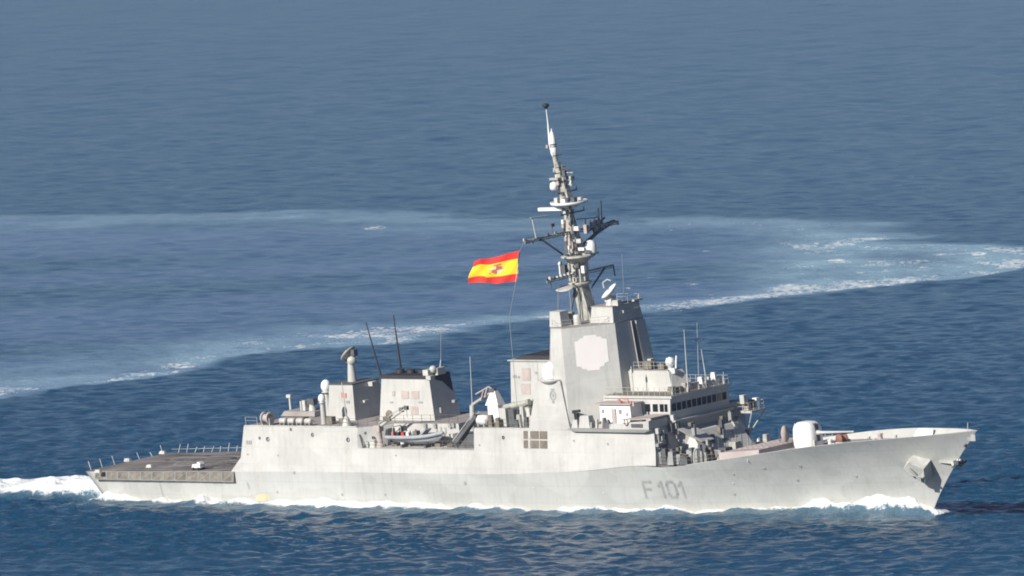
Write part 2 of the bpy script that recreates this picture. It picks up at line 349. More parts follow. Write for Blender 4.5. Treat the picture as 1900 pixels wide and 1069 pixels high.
# edge coamings that cast the dark lines at the roof edges, and weld seams
for xa, xb, par in ((28.4, 48.4, hangar), (68.9, 84.6, fwd)):
    xx = np.linspace(xa, xb, 12)
    for sg in (-1, 1):
        rr = MB()
        for a, b in zip(xx, xx[1:]):
            f = lambda x, dy, dz: (x, sg * (bside(x, ZR(x)) + dy), ZR(x) + dz)
            rr.prism([f(a, -.22, .012), f(b, -.22, .012), f(b, -.02, .012), f(a, -.02, .012)], [f(a, -.22, .14), f(b, -.22, .14), f(b, -.02, .14), f(a, -.02, .14)])
        rr.build('roof_coaming', TRIMP, par)

def rail(pts, par, h_=1.05, step=1.5, r=.028, mat=TRIMP, name='railing', rows=(1., .55)):
    mb = MB()
    for a, b in zip(pts, pts[1:]):
        a, b = Vector(a), Vector(b); n = max(1, round((b - a).length / step))
        for k in range(n + 1):
            p = a + (b - a) * (k / n); mb.tube(p, p + Vector((0, 0, h_)), r, n=4)
        for f in rows: mb.tube(a + Vector((0, 0, h_ * f)), b + Vector((0, 0, h_ * f)), r * .8, n=4)
    return mb.build(name, mat, par)

# ------------------------------------------------------------------ flight deck
fd = MB(); prev = None
for x in np.linspace(-1.45, 27.4, 20):
    y = bdx(x) - .02; c = ((x, -y, ZS(x) + .03), (x, y, ZS(x) + .03))
    if prev: fd.poly([prev[0], c[0], c[1], prev[1]])
    prev = c
flight = fd.build('flight_deck', FDECK, ship)
fz = lambda x: ZS(x) + .045
def dline(pts, wd, mat=LINE, dz=0):
    mb = MB()
    for a, b in zip(pts, pts[1:]):
        a, b = Vector(a), Vector(b); d = (b - a); n = Vector((-d.y, d.x)).normalized() * wd / 2
        mb.poly([(q.x, q.y, fz(q.x) + dz) for q in (a - n, b - n, b + n, a + n)])
    return mb.build('deck_line', mat, flight)
dline([(0, 0), (27, 0)], .35); dline([(2, -6.6), (27, -7.6)], .3, dz=.004); dline([(2, 6.6), (27, 7.6)], .3, dz=.004)
dline([(13 + 4.2 * math.cos(a), 4.2 * math.sin(a)) for a in np.linspace(0, 2 * math.pi, 33)], .4, dz=.008)
dline([(20, -6), (20, 6)], .3, dz=.008); dline([(24.5, -7), (24.5, 7)], .25, dz=.008); dline([(6, -6), (6, 6)], .2, dz=.008)
dline([(15, 2.5), (27, 3.2)], .9, SOOT, .012); dline([(19, -2.5), (27, -2.9)], .6, SOOT, .012); dline([(17, 5), (27, 5.6)], .5, LINE, .012); dline([(9, -3), (17, -4)], .45, DECK, .012)
rd_ = random.Random(3)
for k in range(26):                              # tyre and fuel streaks along the deck
    x = rd_.uniform(2, 24); y = rd_.uniform(-7, 7); l = rd_.uniform(1.5, 6); l = min(l, 27.2 - x)
    dline([(x, y), (x + l, y + rd_.uniform(-.5, .5))], rd_.uniform(.12, .5), (DARKM, LINE, NETM, DARKM, LINE)[k % 5], .016 + .002 * k)
# safety nets: lowered along the near side, posts along the far side and stern
xn = np.linspace(.6, 26.6, 13)
for i, (xa, xb) in enumerate(zip(xn, xn[1:])):
    mb = MB(); xa += .05; xb -= .05
    dr = .95 + .012 * (xa)
    P = lambda x, k: Vector((x, -(bdx(x) + .16 + .22 * k), ZS(x) + .02 - dr * k))
    mb.prism([P(xa, .04), P(xb, .04), P(xb, 1), P(xa, 1)], [P(xa, .04) + Vector((0, .05, 0)), P(xb, .04) + Vector((0, .05, 0)), P(xb, 1) + Vector((0, .05, 0)), P(xa, 1) + Vector((0, .05, 0))])
    o = mb.build('safety_net', NETM, flight)
    fm = MB(); fm.path([P(xa, 0), P(xb, 0), P(xb, 1.02), P(xa, 1.02), P(xa, 0)], .05, 5); fm.tube(P(xa, 1), P(xb, .05), .035, n=5); fm.build('net_frame', MARK, flight)
for x in list(np.linspace(.5, 26, 19)):
    mb = MB(); y = bdx(x); hgt = random.choice([.7, 1.1, 1.3]); mb.tube((x, y, ZS(x)), (x + random.uniform(-.15, .15), y + .4, ZS(x) + hgt), .05, n=5); mb.build('net_stanchion', TRIMP, flight)
for y in (-6.6, -4.5, -2.2, 0, 2.4, 4.8, 6.8):
    MB().tube((-1.4, y, 4.9), (-1.75, y, 4.9 + random.choice([.55, .9, 1.15])), .05, n=5).build('net_stanchion', TRIMP, flight)
mb = MB(); mb.path([(x, bdx(x) + .3, ZS(x) + .95) for x in np.linspace(17, 27, 6)], .04, 5); mb.path([(x, bdx(x) + .45, ZS(x) + .45) for x in np.linspace(-1, 27, 12)], .03, 5); mb.build('net_rail', TRIMP, flight)
for px, py in ((182, 874), (237, 852), (302, 838), (278, 866)):
    p = A(px, py, z=5.2); MB().fr((p[0] - .5, p[0] + .5, p[1] - .3, p[1] + .3), ZS(p[0]) + .03, (p[0] - .35, p[0] + .35, p[1] - .15, p[1] + .15), ZS(p[0]) + .4).build('bollard', TRIMP, flight)
tr = MB(); tr.box(27.2, 27.5, -8.4, -8.1, 5.45, 6.3); tr.build('deck_edge_post', TRIMP, flight)

def rest(name, base, label, cat, group=None): return thing(name, base, label, cat, group)
p = A(369, 871, z=5.4); bz = ZS(p[0]) + .04; bx, by = p[0], p[1]
t_ = rest('deck_tractor', (bx, by, bz), 'small white deck tug parked on the brown flight deck', 'deck tug')
MB().fr((bx - .8, bx + .7, by - .45, by + .45), bz + .32, (bx - .7, bx + .55, by - .4, by + .4), bz + .75).fr((bx + .1, bx + .7, by - .4, by + .4), bz + .75, (bx + .15, bx + .5, by - .35, by + .35), bz + 1.05).build('body', WHITE, t_, (bx, by, bz))
for dx in (-.5, .4):
    for dy in (-.42, .42): MB().lathe((bx + dx, by + dy - .09, bz + .2), [(.001, 0), (.2, 0), (.2, .18), (.001, .18)], 12, (0, 1, 0)).build('wheel', BLACK, t_, (bx, by, bz))

# ------------------------------------------------------------------ hangar roof gear
zr = 11.32
def at_roof(px, py, z=zr): return A(px, py, z=z)
# illuminator house
IX0, IX1, IY0, IY1 = 38.2, 43.0, -3.0, 2.6
ih = MB().fr((IX0, IX1, IY0, IY1), zr - .1, (IX0 + .35, IX1 - .35, IY0 + .45, IY1 - .3), 15.75); ihouse = ih.build('illuminator_house', WALL, ship)
MB().box(IX0 + .3, IX1 - .3, IY0 + .38, IY1 - .22, 15.76, 15.9).build('house_roof', DARKM, ihouse)
for dx, dz, wd, hh in ((2.5, 3.2, .35, .7), (3.1, 3.1, .3, .6), (3.3, 2.3, .6, .3)):
    yv = IY0 + .45 * dz / 4.45; MB().box(IX0 + dx, IX0 + dx + wd, yv - .08, yv + .1, zr + dz - hh / 2, zr + dz + hh / 2).build('wall_fitting', REDP if hh > .5 else MARK, ihouse)
MB().box(IX1 - .3, IX1 + .5, .2, 1.2, 15.2, 15.75).build('front_fitting', TRIMP, ihouse); MB().box(IX1 - .2, IX1 + .25, -1.2, -.4, 13.3, 13.6).build('front_fitting', TRIMP, ihouse)
pc = A(654, 705, y=-.3); cx, cz = pc[0], 15.88
il = MB().lathe((cx, -.3, cz), [(.62, 0), (.55, 1.0), (.42, 2.2), (.42, 2.6)], 16).build('director_pedestal', WALL, ship)
ax_ = Vector((-.72, -.1, .7)).normalized()
dc = Vector((cx, -.3, cz + 3.35))
MB().ball((cx + .25, -.3, cz + 2.7), .62).build('director_head', TRIMP, il)
MB().lathe(dc, [(.02, -.1), (.6, .0), (1.05, .22), (1.22, .42), (1.15, .44), (.6, .16), (.02, .06)], 20, ax_).build('director_dish', MAST, il)
MB().tube(dc, dc + ax_ * 1.0, .05).cbox(dc + Vector((.75, 0, .35)), .6, .7, .8).cbox(dc + Vector((-.6, .1, -.75)), .4, .5, .5).build('director_feed', DARKM, il)
# two satcom domes on posts
for (px, py, pyb, r, nm) in ((605, 717, 772, .68, 'a'), (597, 740, 787, .47, 'b')):
    yb = A(px, pyb, z=zr)[1]; pt = A(px, py, y=yb); px_, pz_ = pt[0], pt[2]
    o = MB().tube((px_, yb, zr), (px_, yb, pz_ - r), .33 if nm == 'a' else .36, .3, 12).lathe((px_, yb, pz_ - r - .12), [(.001, 0), (r * .95, .02), (r * .95, .14), (.001, .16)], 14).build('radome_post', WALL, ship)
    MB().ball((px_, yb, pz_ + .03), r, 1.25).build('radome', WHITE, o)
# post with cone foot at the near edge
pb = A(644, 790, y=-7.6); MB().lathe((pb[0], -7.6, zr), [(.65, 0), (.5, .6), (.32, 1.1), (.12, 1.25)], 12).tube((pb[0], -7.6, zr + 1.2), (pb[0] - .2, -7.6, zr + 5.6), .09, .05, 6).tube((pb[0] - .1, -7.6, zr + 2.6), (pb[0] - .7, -7.6, zr + 3.6), .05).build('derrick_post', TRIMP, ship)
# four raft canisters along the edge
rl = ['pale raft canister next to the tall reel on the hangar roof edge', 'second pale raft canister forward of the reel on the hangar roof edge', 'third pale raft canister forward of the reel on the hangar roof edge', 'pale raft canister at the forward end of the row, beside the small domed post']
x0 = A(525, 787, y=-7.7)[0]
rafts = []
raft = rest('raft_canister', (x0, -7.6, zr + .02), rl[0], 'life raft', 'life raft canisters on the hangar roof')
L_ = .56
MB().lathe((x0 - L_, -7.6, zr + .55), [(.001, 0), (.26, .02), (.36, .12), (.37, .54), (.39, .56), (.37, .58), (.36, 1.0), (.26, 1.1), (.001, 1.12)], 16, (1, 0, 0)).build('shell', RAFT, raft, (x0, -7.6, zr + .02))
MB().box(x0 - .4, x0 - .28, -7.9, -7.3, zr + .03, zr + .3).box(x0 + .28, x0 + .4, -7.9, -7.3, zr + .03, zr + .3).build('cradle', MARK, raft, (x0, -7.6, zr + .02))
for k in range(1, 4):
    c = raft.copy(); COL.objects.link(c); c.matrix_world = MS @ Matrix.Translation(Vector((x0 + 1.48 * k, -7.6, zr + .02)) - Vector(MID)); c['label'] = rl[k]
    for ch in raft.children:
        d = ch.copy(); COL.objects.link(d); d.parent = c
# reel
x1 = A(497, 785, y=-7.5)[0]; ro = (x1, -7.5, zr + .02)
t_ = rest('hawser_reel', ro, 'tall pale drum reel standing at the aft corner of the hangar roof', 'reel')
fl = MB().lathe((x1 - .55, -7.5, zr + .85), [(.55, 0), (.82, 0), (.82, .1), (.55, .1), (.55, 0)], 20, (1, 0, 0)).build('flange', RAFT, t_, ro)
f2 = fl.copy(); COL.objects.link(f2); f2.parent = t_; f2.location = (1.0, 0, 0)
MB().lathe((x1 - .45, -7.5, zr + .85), [(.02, 0), (.5, .0), (.52, .1), (.52, .9), (.02, .9)], 16, (1, 0, 0)).build('drum', LOUV, t_, ro)
MB().box(x1 - .7, x1 - .56, -7.9, -7.1, zr + .02, zr + .9).box(x1 + .56, x1 + .7, -7.9, -7.1, zr + .02, zr + .9).build('stand', TRIMP, t_, ro)
# small gun mount, platform with rails on the far side of the roof
gp = at_roof(560, 770); gx, gy = gp[0], gp[1]
MB().fr((gx - 2.6, gx + 3.4, gy - 1.2, gy + 2.2), zr, (gx - 2.2, gx + 3.2, gy - .9, gy + 2.), zr + .6).build('roof_plinth', DECK, ship)
gm = MB().lathe((gx + 2.0, gy, zr + .6), [(.5, 0), (.42, .5), (.35, .9)], 12).build('gun_pedestal', TRIMP, ship)
MB().cbox((gx + 2.0, gy, zr + 1.75), 1.2, .7, .8).tube((gx + 1.6, gy, zr + 1.8), (gx + .1, gy, zr + 1.95), .07).build('light_gun', DARKM, gm)
MB().cbox((gx + 1.1, gy - .4, zr + 1.3), .5, .5, 1.3).cbox((gx + .3, gy - .2, zr + 1.2), .25, .3, 1.2).build('gun_shield', TRIMP, gm)
q_ = at_roof(540, 765); MB().tube((q_[0], q_[1], zr), (q_[0], q_[1], zr + 1.9), .16, .14).cbox((q_[0], q_[1], zr + 2.1), .7, .5, .4).build('searchlight_post', TRIMP, ship)
rail([(28.6, 8.0, zr), (37, 8.2, zr), (46, 8.2, zr)], ship); rail([(28.6, -8.1, zr), (30.6, -8.1, zr)], ship); rail([(43.5, -8.2, zr), (48.4, -8.2, zr), (50.4, -6.8, zr), (51.7, -4.85, zr), (62.6, -4.85, zr + .1)], ship, mat=NETM)
MB().cbox((41.3, -6.0, zr + .45), 1.6, .8, .9).cbox((44.5, -6.6, zr + .4), 1.2, .6, .8).cbox((35.6, -5.2, zr + .35), 1.8, 1, .7).build('deck_locker', NETM, ship)

# aft funnel
FX0, FX1, FY0, FY1 = 46.9, 56.5, -2.6, 2.2; ZT = 16.55
af = MB().fr((FX0, FX1, FY0, FY1), zr, (FX0 + .55, FX1 - .75, FY0 + .45, FY1 - .45), ZT).build('aft_funnel', WALL, ship)
MB().fr((FX0 + .45, FX1 - .65, FY0 + .4, FY1 - .4), ZT + .005, (FX0 + .6, FX1 - .8, FY0 + .5, FY1 - .5), ZT + .45).build('funnel_cap', SOOT, af)
for k in range(4): MB().lathe((FX0 + 1.9 + k * 1.9, .0, ZT + .4), [(.55, 0), (.55, .55), (.45, .55), (.42, .1)], 14).build('exhaust_pipe', SOOT, af)
def fy(z): return FY0 + .45 * (z - zr) / (ZT - zr)
def fpan(px0, py0, px1, py1, mat, nm='funnel_louver', par=None):
    a = A(px0, py0, y=fy(14)); b = A(px1, py1, y=fy(14)); za, zb = min(a[2], b[2]), max(a[2], b[2])
    return MB().prism([(a[0], fy(za) - .06, za), (b[0], fy(za) - .06, za), (b[0], fy(zb) - .06, zb), (a[0], fy(zb) - .06, zb)], [(a[0], fy(za) + .1, za), (b[0], fy(za) + .1, za), (b[0], fy(zb) + .1, zb), (a[0], fy(zb) + .1, zb)]).build(nm, mat, par or af)
fpan(744, 726, 759, 740, LOUV); fpan(763, 726, 778, 740, LOUV); fpan(763, 754, 778, 768, LOUV); fpan(727, 726, 733, 735, LOUV); fpan(724, 745, 730, 748, MARK, 'wall_vent'); fpan(777, 745, 785, 748, MARK, 'wall_vent')
MB().lathe((FX0 + 1.7, fy(12) - .12, zr + .7), [(.001, 0), (.55, 0), (.6, .15), (.55, .3), (.001, .3)], 16, (0, 1, 0)).build('hose_drum', NETM, af)
MB().prism([(FX1 - .72, .2, ZT - .6), (FX1 - .45, FY1 - .6, ZT - 2.0), (FX1 - .6, FY1 - .52, ZT - .9), (FX1 - .74, FY1 - .55, ZT - .02), (FX1 - .74, -1.6, ZT - .02)], [(FX1 - .58, .2, ZT - .6), (FX1 - .3, FY1 - .6, ZT - 2.0), (FX1 - .5, FY1 - .52, ZT - .9), (FX1 - .66, FY1 - .55, ZT - .02), (FX1 - .66, -1.6, ZT - .02)]).build('soot_stain', SOOT, af)
MB().cbox((FX1 - 1.4, FY0 + 1.0, ZT + .75), .9, .9, .8).ball((FX1 - .9, -1.1, ZT + 1.1), .5).cbox((FX1 - .55, -.2, ZT + .8), .5, 1.5, .9).tube((FX1 - .9, 0, ZT + .6), (FX1 - .8, .4, ZT + 2.1), .06).cbox((FX1 - .75, -1.9, ZT + .2), .8, .8, .5).build('funnel_sensors', TRIMP, af)
MB().cbox((FX1 + .3, 1.0, 13.3), .5, .5, .35).build('front_fitting', MARK, af); MB().cbox((FX1 + .1, -1.4, 12.5), .3, .3, .7).build('front_fitting', MARK, af)
# black whip aerials leaning aft beside the funnel
for (px0, py0, px1, py1, yy, r) in ((711, 714, 679, 598, .9, .16), (747, 708, 730, 584, .9, .17)):
    a = A(px0, py0, y=yy); b = A(px1, py1, y=yy); MB().tube((a[0], yy, 16.0), a, .22).tube(a, b, r, .06, 8).build('whip_aerial', BLACK, ship)
a = A(662, 705, y=2); MB().tube((a[0], 2, 15.6), (a[0] - .1, 2, 19.2), .04).ball((a[0] - .1, 2, 19.4), .22).build('wind_sensor', DARKM, ship)
a = A(873, 735, y=-3); b = A(872, 662, y=-3); MB().tube((a[0], -3, 11.3), b, .07, .04, 6).build('whip_aerial', TRIMP, ship)
a = A(818, 690, y=2); b = A(818, 605, y=2); MB().tube(a, b, .05, .03, 6).tube((a[0], 2, 11.4), a, .07).build('whip_aerial', MARK, ship)

# ------------------------------------------------------------------ boat bay
def bay(px, py, y=-7.2): return A(px, py, y=y)
cbase = A(706, 828, y=-7.6); cX = cbase[0]
cr = MB().lathe((cX, -7.6, Z1), [(.6, 0), (.5, .3), (.38, .5), (.36, 1.9), (.45, 2.1), (.001, 2.2)], 14).cbox((cX, -7.6, Z1 + 2.4), .9, .8, .8).build('boat_crane', LOUV, ship)
j0 = Vector((cX, -7.6, Z1 + 2.5)); j1 = Vector(A(754, 757, y=-7.2))
MB().tube(j0, j1, .19, .12, 6).tube(j0 + Vector((0, 0, .5)), j1 + Vector((-.2, 0, .35)), .06).build('crane_jib', TRIMP, cr)
MB().cbox(j1, .5, .4, .5).cbox(j1 + Vector((-.9, 0, -.25)), .6, .35, .6).tube(j1, j1 + Vector((0, 0, -1.2)), .03).cbox(j0 + Vector((1.6, 0, 1.1)), 1.2, .3, .5).build('jib_head', NETM, cr)
MB().cbox((cX - .9, -7.9, Z1 + .5), .9, .5, 1).cbox((cX - 2.2, -8.0, Z1 + .35), 1.2, .4, .6).build('crane_console', TRIMP, cr)
rail([(49.4, -8.55, Z1), (53, -8.6, Z1)], ship); rail([(61.8, -8.62, Z1), (68.6, -8.62, Z1)], ship, mat=NETM); rail([(64, -8.62, Z1), (64, -3, Z1)], ship, mat=NETM)
for px, py, mt in ((824, 806, MARK), (833, 808, TRIMP), (808, 790, MARK), (842, 789, MARK), (836, 790, MARK), (790, 790, MARK), (770, 800, TRIMP), (745, 797, DARKM)):
    p = A(px, py, y=-5.1); MB().cbox((p[0], -5.2, p[2]), .45, .25, .5).build('wall_fitting', mt, hangar)
for px in (812, 820, 828): 
    p = A(px, 810, y=-5.1); MB().tube((p[0], -5.25, Z1 + .05), (p[0], -5.25, Z1 + 2.3), .05).build('wall_pipe', TRIMP, hangar)
for px in (735, 760, 800, 815, 838): 
    p = A(px, 826, y=-6.6); MB().cbox((p[0], -6.6, Z1 + .22), .9, .7, .42).build('bay_locker', NETM, ship)
# accommodation ladder stowed on the slope
a, b = Vector(A(886, 771, y=-7.6)), Vector(A(846, 824, y=-7.6)); d = (b - a).normalized()
ld = MB().cbox((a + b) / 2, (b - a).length, .9, .45, Vector((1, 0, 0)).rotation_difference(d).to_matrix()).build('accommodation_ladder', DARKM, ship)
MB().tube(a + Vector((-.1, -.5, .4)), b + Vector((-.1, -.5, .4)), .06).tube(a + Vector((-.1, .5, .4)), b + Vector((-.1, .5, .4)), .06).build('ladder_rail', TRIMP, ld)
MB().cbox((65.8, -6.4, Z1 + .9), 3.6, 2.2, 1.8).cbox((67.3, -3, Z1 + 1.2), 1.4, 4, 2.4).build('gap_shade_box', DARKM, ship)  # dark boxes stand in for the shade inside the gap

# ship's boat
bo = np.array([57.6, -7.25, Z1 + .35]); bt = rest('inflatable_boat', bo, 'grey rigid inflatable boat stowed in the side bay below the white crane', 'boat')
B = lambda x, y, z: (bo[0] + x, bo[1] + y, bo[2] + z)
hl = MB(); st = [(-4.3, .95, .35, .95), (-2, 1.0, .15, .95), (.5, 1.0, .08, 1.0), (2.4, .82, .15, 1.12), (3.6, .42, .5, 1.3), (4.2, .04, .95, 1.45)]
rows = [[B(x, -bw2, zt), B(x, -bw2 * .75, zk + .38), B(x, 0, zk), B(x, bw2 * .75, zk + .38), B(x, bw2, zt)] for x, bw2, zk, zt in st]
for a_, c_ in zip(rows, rows[1:]):
    for k in range(4): hl.poly([a_[k], c_[k], c_[k + 1], a_[k + 1]])
hl.poly(rows[0])
hl.poly([r[0] for r in rows][::-1] + [r[4] for r in rows]) if False else None
hl.build('boat_hull', TUBEG, bt, bo)
MB().poly([B(-4.2, -.8, .62), B(2.2, -.75, .72), B(3.6, 0, .95), B(2.2, .75, .72), B(-4.2, .8, .62)]).build('boat_floor', LOUV, bt, bo)
tb = MB(); L1 = [B(-4.4, -1.02, 1.0), B(-2, -1.06, 1.0), B(.5, -1.05, 1.05), B(2.4, -.87, 1.18), B(3.6, -.46, 1.36), B(4.35, 0, 1.5), B(3.6, .46, 1.36), B(2.4, .87, 1.18), B(.5, 1.05, 1.05), B(-2, 1.06, 1.0), B(-4.4, 1.02, 1.0)]
for a_, c_ in zip(L1, L1[1:]): tb.tube(a_, c_, .25, n=10)
for p_ in L1: tb.ball(p_, .25, n=10)
tb.build('buoyancy_tube', TUBEG, bt, bo)
MB().fr((bo[0] - .6, bo[0] + .4, bo[1] - .4, bo[1] + .4), bo[2] + .66, (bo[0] - .4, bo[0] + .2, bo[1] - .35, bo[1] + .35), bo[2] + 1.75).build('steering_console', NETM, bt, bo)
MB().prism([B(.7, -.6, 1.15), B(1.9, -.6, 2.05), B(1.9, .6, 2.05), B(.7, .6, 1.15)], [B(.95, -.6, 1.05), B(2.1, -.6, 1.95), B(2.1, .6, 1.95), B(.95, .6, 1.05)]).build('windscreen', TUBEG, bt, bo)
for k, mt in enumerate((RED, BLACK, RED, WHITE)):
    MB().fr((bo[0] - 3.9 + k * .85, bo[0] - 3.3 + k * .85, bo[1] - .75, bo[1] - .1), bo[2] + .64, (bo[0] - 3.8 + k * .85, bo[0] - 3.4 + k * .85, bo[1] - .7, bo[1] - .15), bo[2] + 1.6).build('seat', mt, bt, bo)
MB().cbox(B(-4.4, 0, 1.5), .7, .6, 1.0).cbox(B(-4.55, 0, .75), .3, .25, 1.0).build('outboard_motor', BLACK, bt, bo)
MB().path([B(-3.6, -.8, 1.1), B(-3.4, -.7, 2.3), B(-3.4, .7, 2.3), B(-3.6, .8, 1.1)], .06).build('roll_bar', TRIMP, bt, bo)
MB().cbox((bo[0] - 2.2, bo[1], Z1 + .2), .3, 1.6, .4).cbox((bo[0] + 1.8, bo[1], Z1 + .2), .3, 1.4, .4).build('boat_chock', DARKM, ship)

# ------------------------------------------------------------------ midships gear and forward funnel
zf = 11.5
p = A(897, 785, y=-7.4); rb = (p[0], -7.4, zf)
t_ = rest('raft_canister', rb, 'large rounded white raft canister on the midships roof beside the dark sloping ladder', 'life raft')
MB().lathe((p[0] - .95, -7.4, zf + .8), [(.001, 0), (.45, .05), (.62, .25), (.64, .9), (.66, .95), (.64, 1.0), (.62, 1.6), (.45, 1.85), (.001, 1.9)], 18, (1, 0, 0)).build('shell', WHITE, t_, rb)
MB().box(p[0] - .6, p[0] - .4, -7.9, -6.9, zf, zf + .4).box(p[0] + .4, p[0] + .6, -7.9, -6.9, zf, zf + .4).build('cradle', MARK, t_, rb)
for k in range(4):
    dz, dy = divmod(k, 2)
    MB().tube((71.6, -5.6 + dy * .95, zf + 1.2 + dz * .9), (75.6, -5.2 + dy * .95, zf + 1.9 + dz * .9), .42, n=10).build('missile_tube', MAST, ship)
MB().box(71.8, 75.4, -6.0, -4.0, zf - .05, zf + 1.0).build('launcher_frame', NETM, ship)
c = A(936, 773, y=-7.); MB().box(c[0] - .6, c[0] + .5, -7.3, -6.3, zf, zf + 2.3).build('vent_trunk', WALL, ship)
c = A(951, 773, y=-6.6); MB().box(c[0] - .45, c[0] + .5, -6.9, -5.9, zf, zf + 2.1).build('vent_trunk', DARKM, ship)
c = A(918, 752, y=-4); MB().fr((c[0] - 1.1, c[0] + 1.1, -4.6, -3.2), zf + 2.2, (c[0] - .3, c[0] + .4, -4.2, -3.6), zf + 4.0).box(c[0] - .9, c[0] + .9, -4.4, -3.4, zf, zf + 2.2).build('radio_antenna_box', WHITE, ship)
for px, hgt, mt, yy in ((965, 1.6, TRIMP, -7.6), (972, 2.6, WALL, -7.2), (978, 1.3, DARKM, -7.7), (984, 2.3, TRIMP, -7.0), (988, 1.5, LOUV, -7.7), (960, 1.0, DARKM, -7.9), (925, 1.2, NETM, -7.9), (912, 1.5, NETM, -7.6)):
    c = A(px, 785, y=yy); MB().fr((c[0] - .4, c[0] + .35, yy - .3, yy + .3), zf, (c[0] - .3, c[0] + .2, yy - .2, yy + .2), zf + hgt).build('deck_ventilator', mt, ship)
cb = A(873, 770, y=-4.5); k0 = Vector((cb[0], -4.5, 11.4)); k1 = Vector(A(876, 752, y=-4.5)); k2 = Vector(A(911, 728, y=-4.0))
c2 = MB().tube((k0.x, k0.y, Z1), k1, .4, .32, 10).build('davit_crane', WALL, ship)
MB().tube(k1, k2, .22, .16, 6).path([k1 + Vector((.8, 0, 1.4)), k2 + Vector((-.3, 0, .7)), k2 + Vector((.6, 0, .2))], .1).tube(k1 + Vector((1.6, 0, .6)), k1 + Vector((2.2, 0, 1.9)), .1).tube(k1 + Vector((2.4, 0, 1.3)), k2 + Vector((-.5, 0, .7)), .1).build('crane_jib', LOUV, c2)
MB().cbox(k2 + Vector((.3, 0, .2)), .9, .5, .6).build('jib_head', DARKM, c2)
rail([(69, -8.3, zf), (78.5, -8.35, zf)], ship, mat=NETM)
GX0, GX1, GY0, GY1, GT = 71.6, 80., -4.6, 4.6, 19.35
ff = MB().fr((GX0, GX1, GY0, GY1), zf - .1, (GX0 + .5, GX1, GY0 + .35, GY1 - .35), GT).build('forward_funnel', WALL, ship)
MB().box(GX0 + .15, GX1 - .1, GY0 + .15, GY1 - .15, GT + .004, GT + .14).build('funnel_lip', WALL, ff)
MB().fr((GX0 + .8, GX1 - .2, GY0 + .7, GY1 - .6), GT + .145, (GX0 + 1.8, GX1 - .2, GY0 + 1., GY1 - .8), GT + .6).build('funnel_cap', SOOT, ff)
def gy_(z): return GY0 + .35 * (z - 11.4) / (GT - 11.4)
def gpan(px0, py0, px1, py1, mat, nm='funnel_louver'):
    a = A(px0, py0, y=gy_(16)); b = A(px1, py1, y=gy_(16)); za, zb = min(a[2], b[2]), max(a[2], b[2])
    MB().prism([(a[0], gy_(za) - .06, za), (b[0], gy_(za) - .06, za), (b[0], gy_(zb) - .06, zb), (a[0], gy_(zb) - .06, zb)], [(a[0], gy_(za) + .1, za), (b[0], gy_(za) + .1, za), (b[0], gy_(zb) + .1, zb), (a[0], gy_(zb) + .1, zb)]).build(nm, mat, ff)
gpan(967, 683, 985, 706, LOUV); gpan(967, 712, 985, 731, LOUV); gpan(951, 696, 958, 701, MARK, 'wall_vent'); gpan(960, 698, 964, 702, MARK, 'wall_vent'); gpan(969, 748, 984, 757, LOUV, 'wall_vent'); gpan(952, 745, 956, 749, MARK, 'wall_vent'); gpan(959, 749, 964, 755, MARK, 'wall_vent'); gpan(992, 690, 996, 694, MARK, 'wall_vent')

# ------------------------------------------------------------------ tower
def mir(pts, z): return [(x, -y, z) for x, y in pts] + [(x, y, z) for x, y in reversed(pts)]
botp = [(90.3, 3.6), (85.2, 8.55), (82.0, 8.55), (77.5, 4.2)]
topp = [(89.05, 2.65), (84.25, 7.4), (82.5, 7.4), (79.6, 4.3)]
TZ0, TZ1 = 11.5, 23.95
tower = MB().prism(mir(botp, TZ0), mir(topp, TZ1)).build('radar_tower', WALL, ship)
MB().prism(mir([(x, y - .06) for x, y in topp], TZ1 + .004), mir([(x, y - .06) for x, y in topp], TZ1 + .1)).build('tower_roof', DECK, tower)
# phased array faces (starboard forward, port forward)
def lerp(a, b, k): return Vector(a) * (1 - k) + Vector(b) * k
for sg in (-1, 1):
    b0, b1 = Vector((botp[1][0], sg * botp[1][1], TZ0)), Vector((botp[0][0], sg * botp[0][1], TZ0)); t0, t1 = Vector((topp[1][0], sg * topp[1][1], TZ1)), Vector((topp[0][0], sg * topp[0][1], TZ1))
    def FP(u, v, o=.05):
        nrm = (b1 - b0).cross(t0 - b0).normalized(); nrm = nrm if nrm.y * sg > 0 else -nrm
        return lerp(lerp(b0, b1, u), lerp(t0, t1, u), v) + nrm * o
    cu, cv = .52, .735; au, av = .295, .172
    oc = [(-1, -.72), (-.72, -.76), (-.66, -.9), (-.4, -.92), (-.36, -1.02), (.38, -1.02), (.44, -.86), (.7, -.82), (.74, -.66), (1, -.6), (1.02, .72), (.72, .76), (.68, .88), (.42, .9), (.38, 1.02), (-.4, 1.02), (-.44, .9), (-.7, .86), (-.74, .76), (-1, .72)]
    MB().prism([FP(cu + a * au, cv + b * av, -.05) for a, b in oc], [FP(cu + a * au, cv + b * av, .035) for a, b in oc]).build('radar_array', SPY, tower)
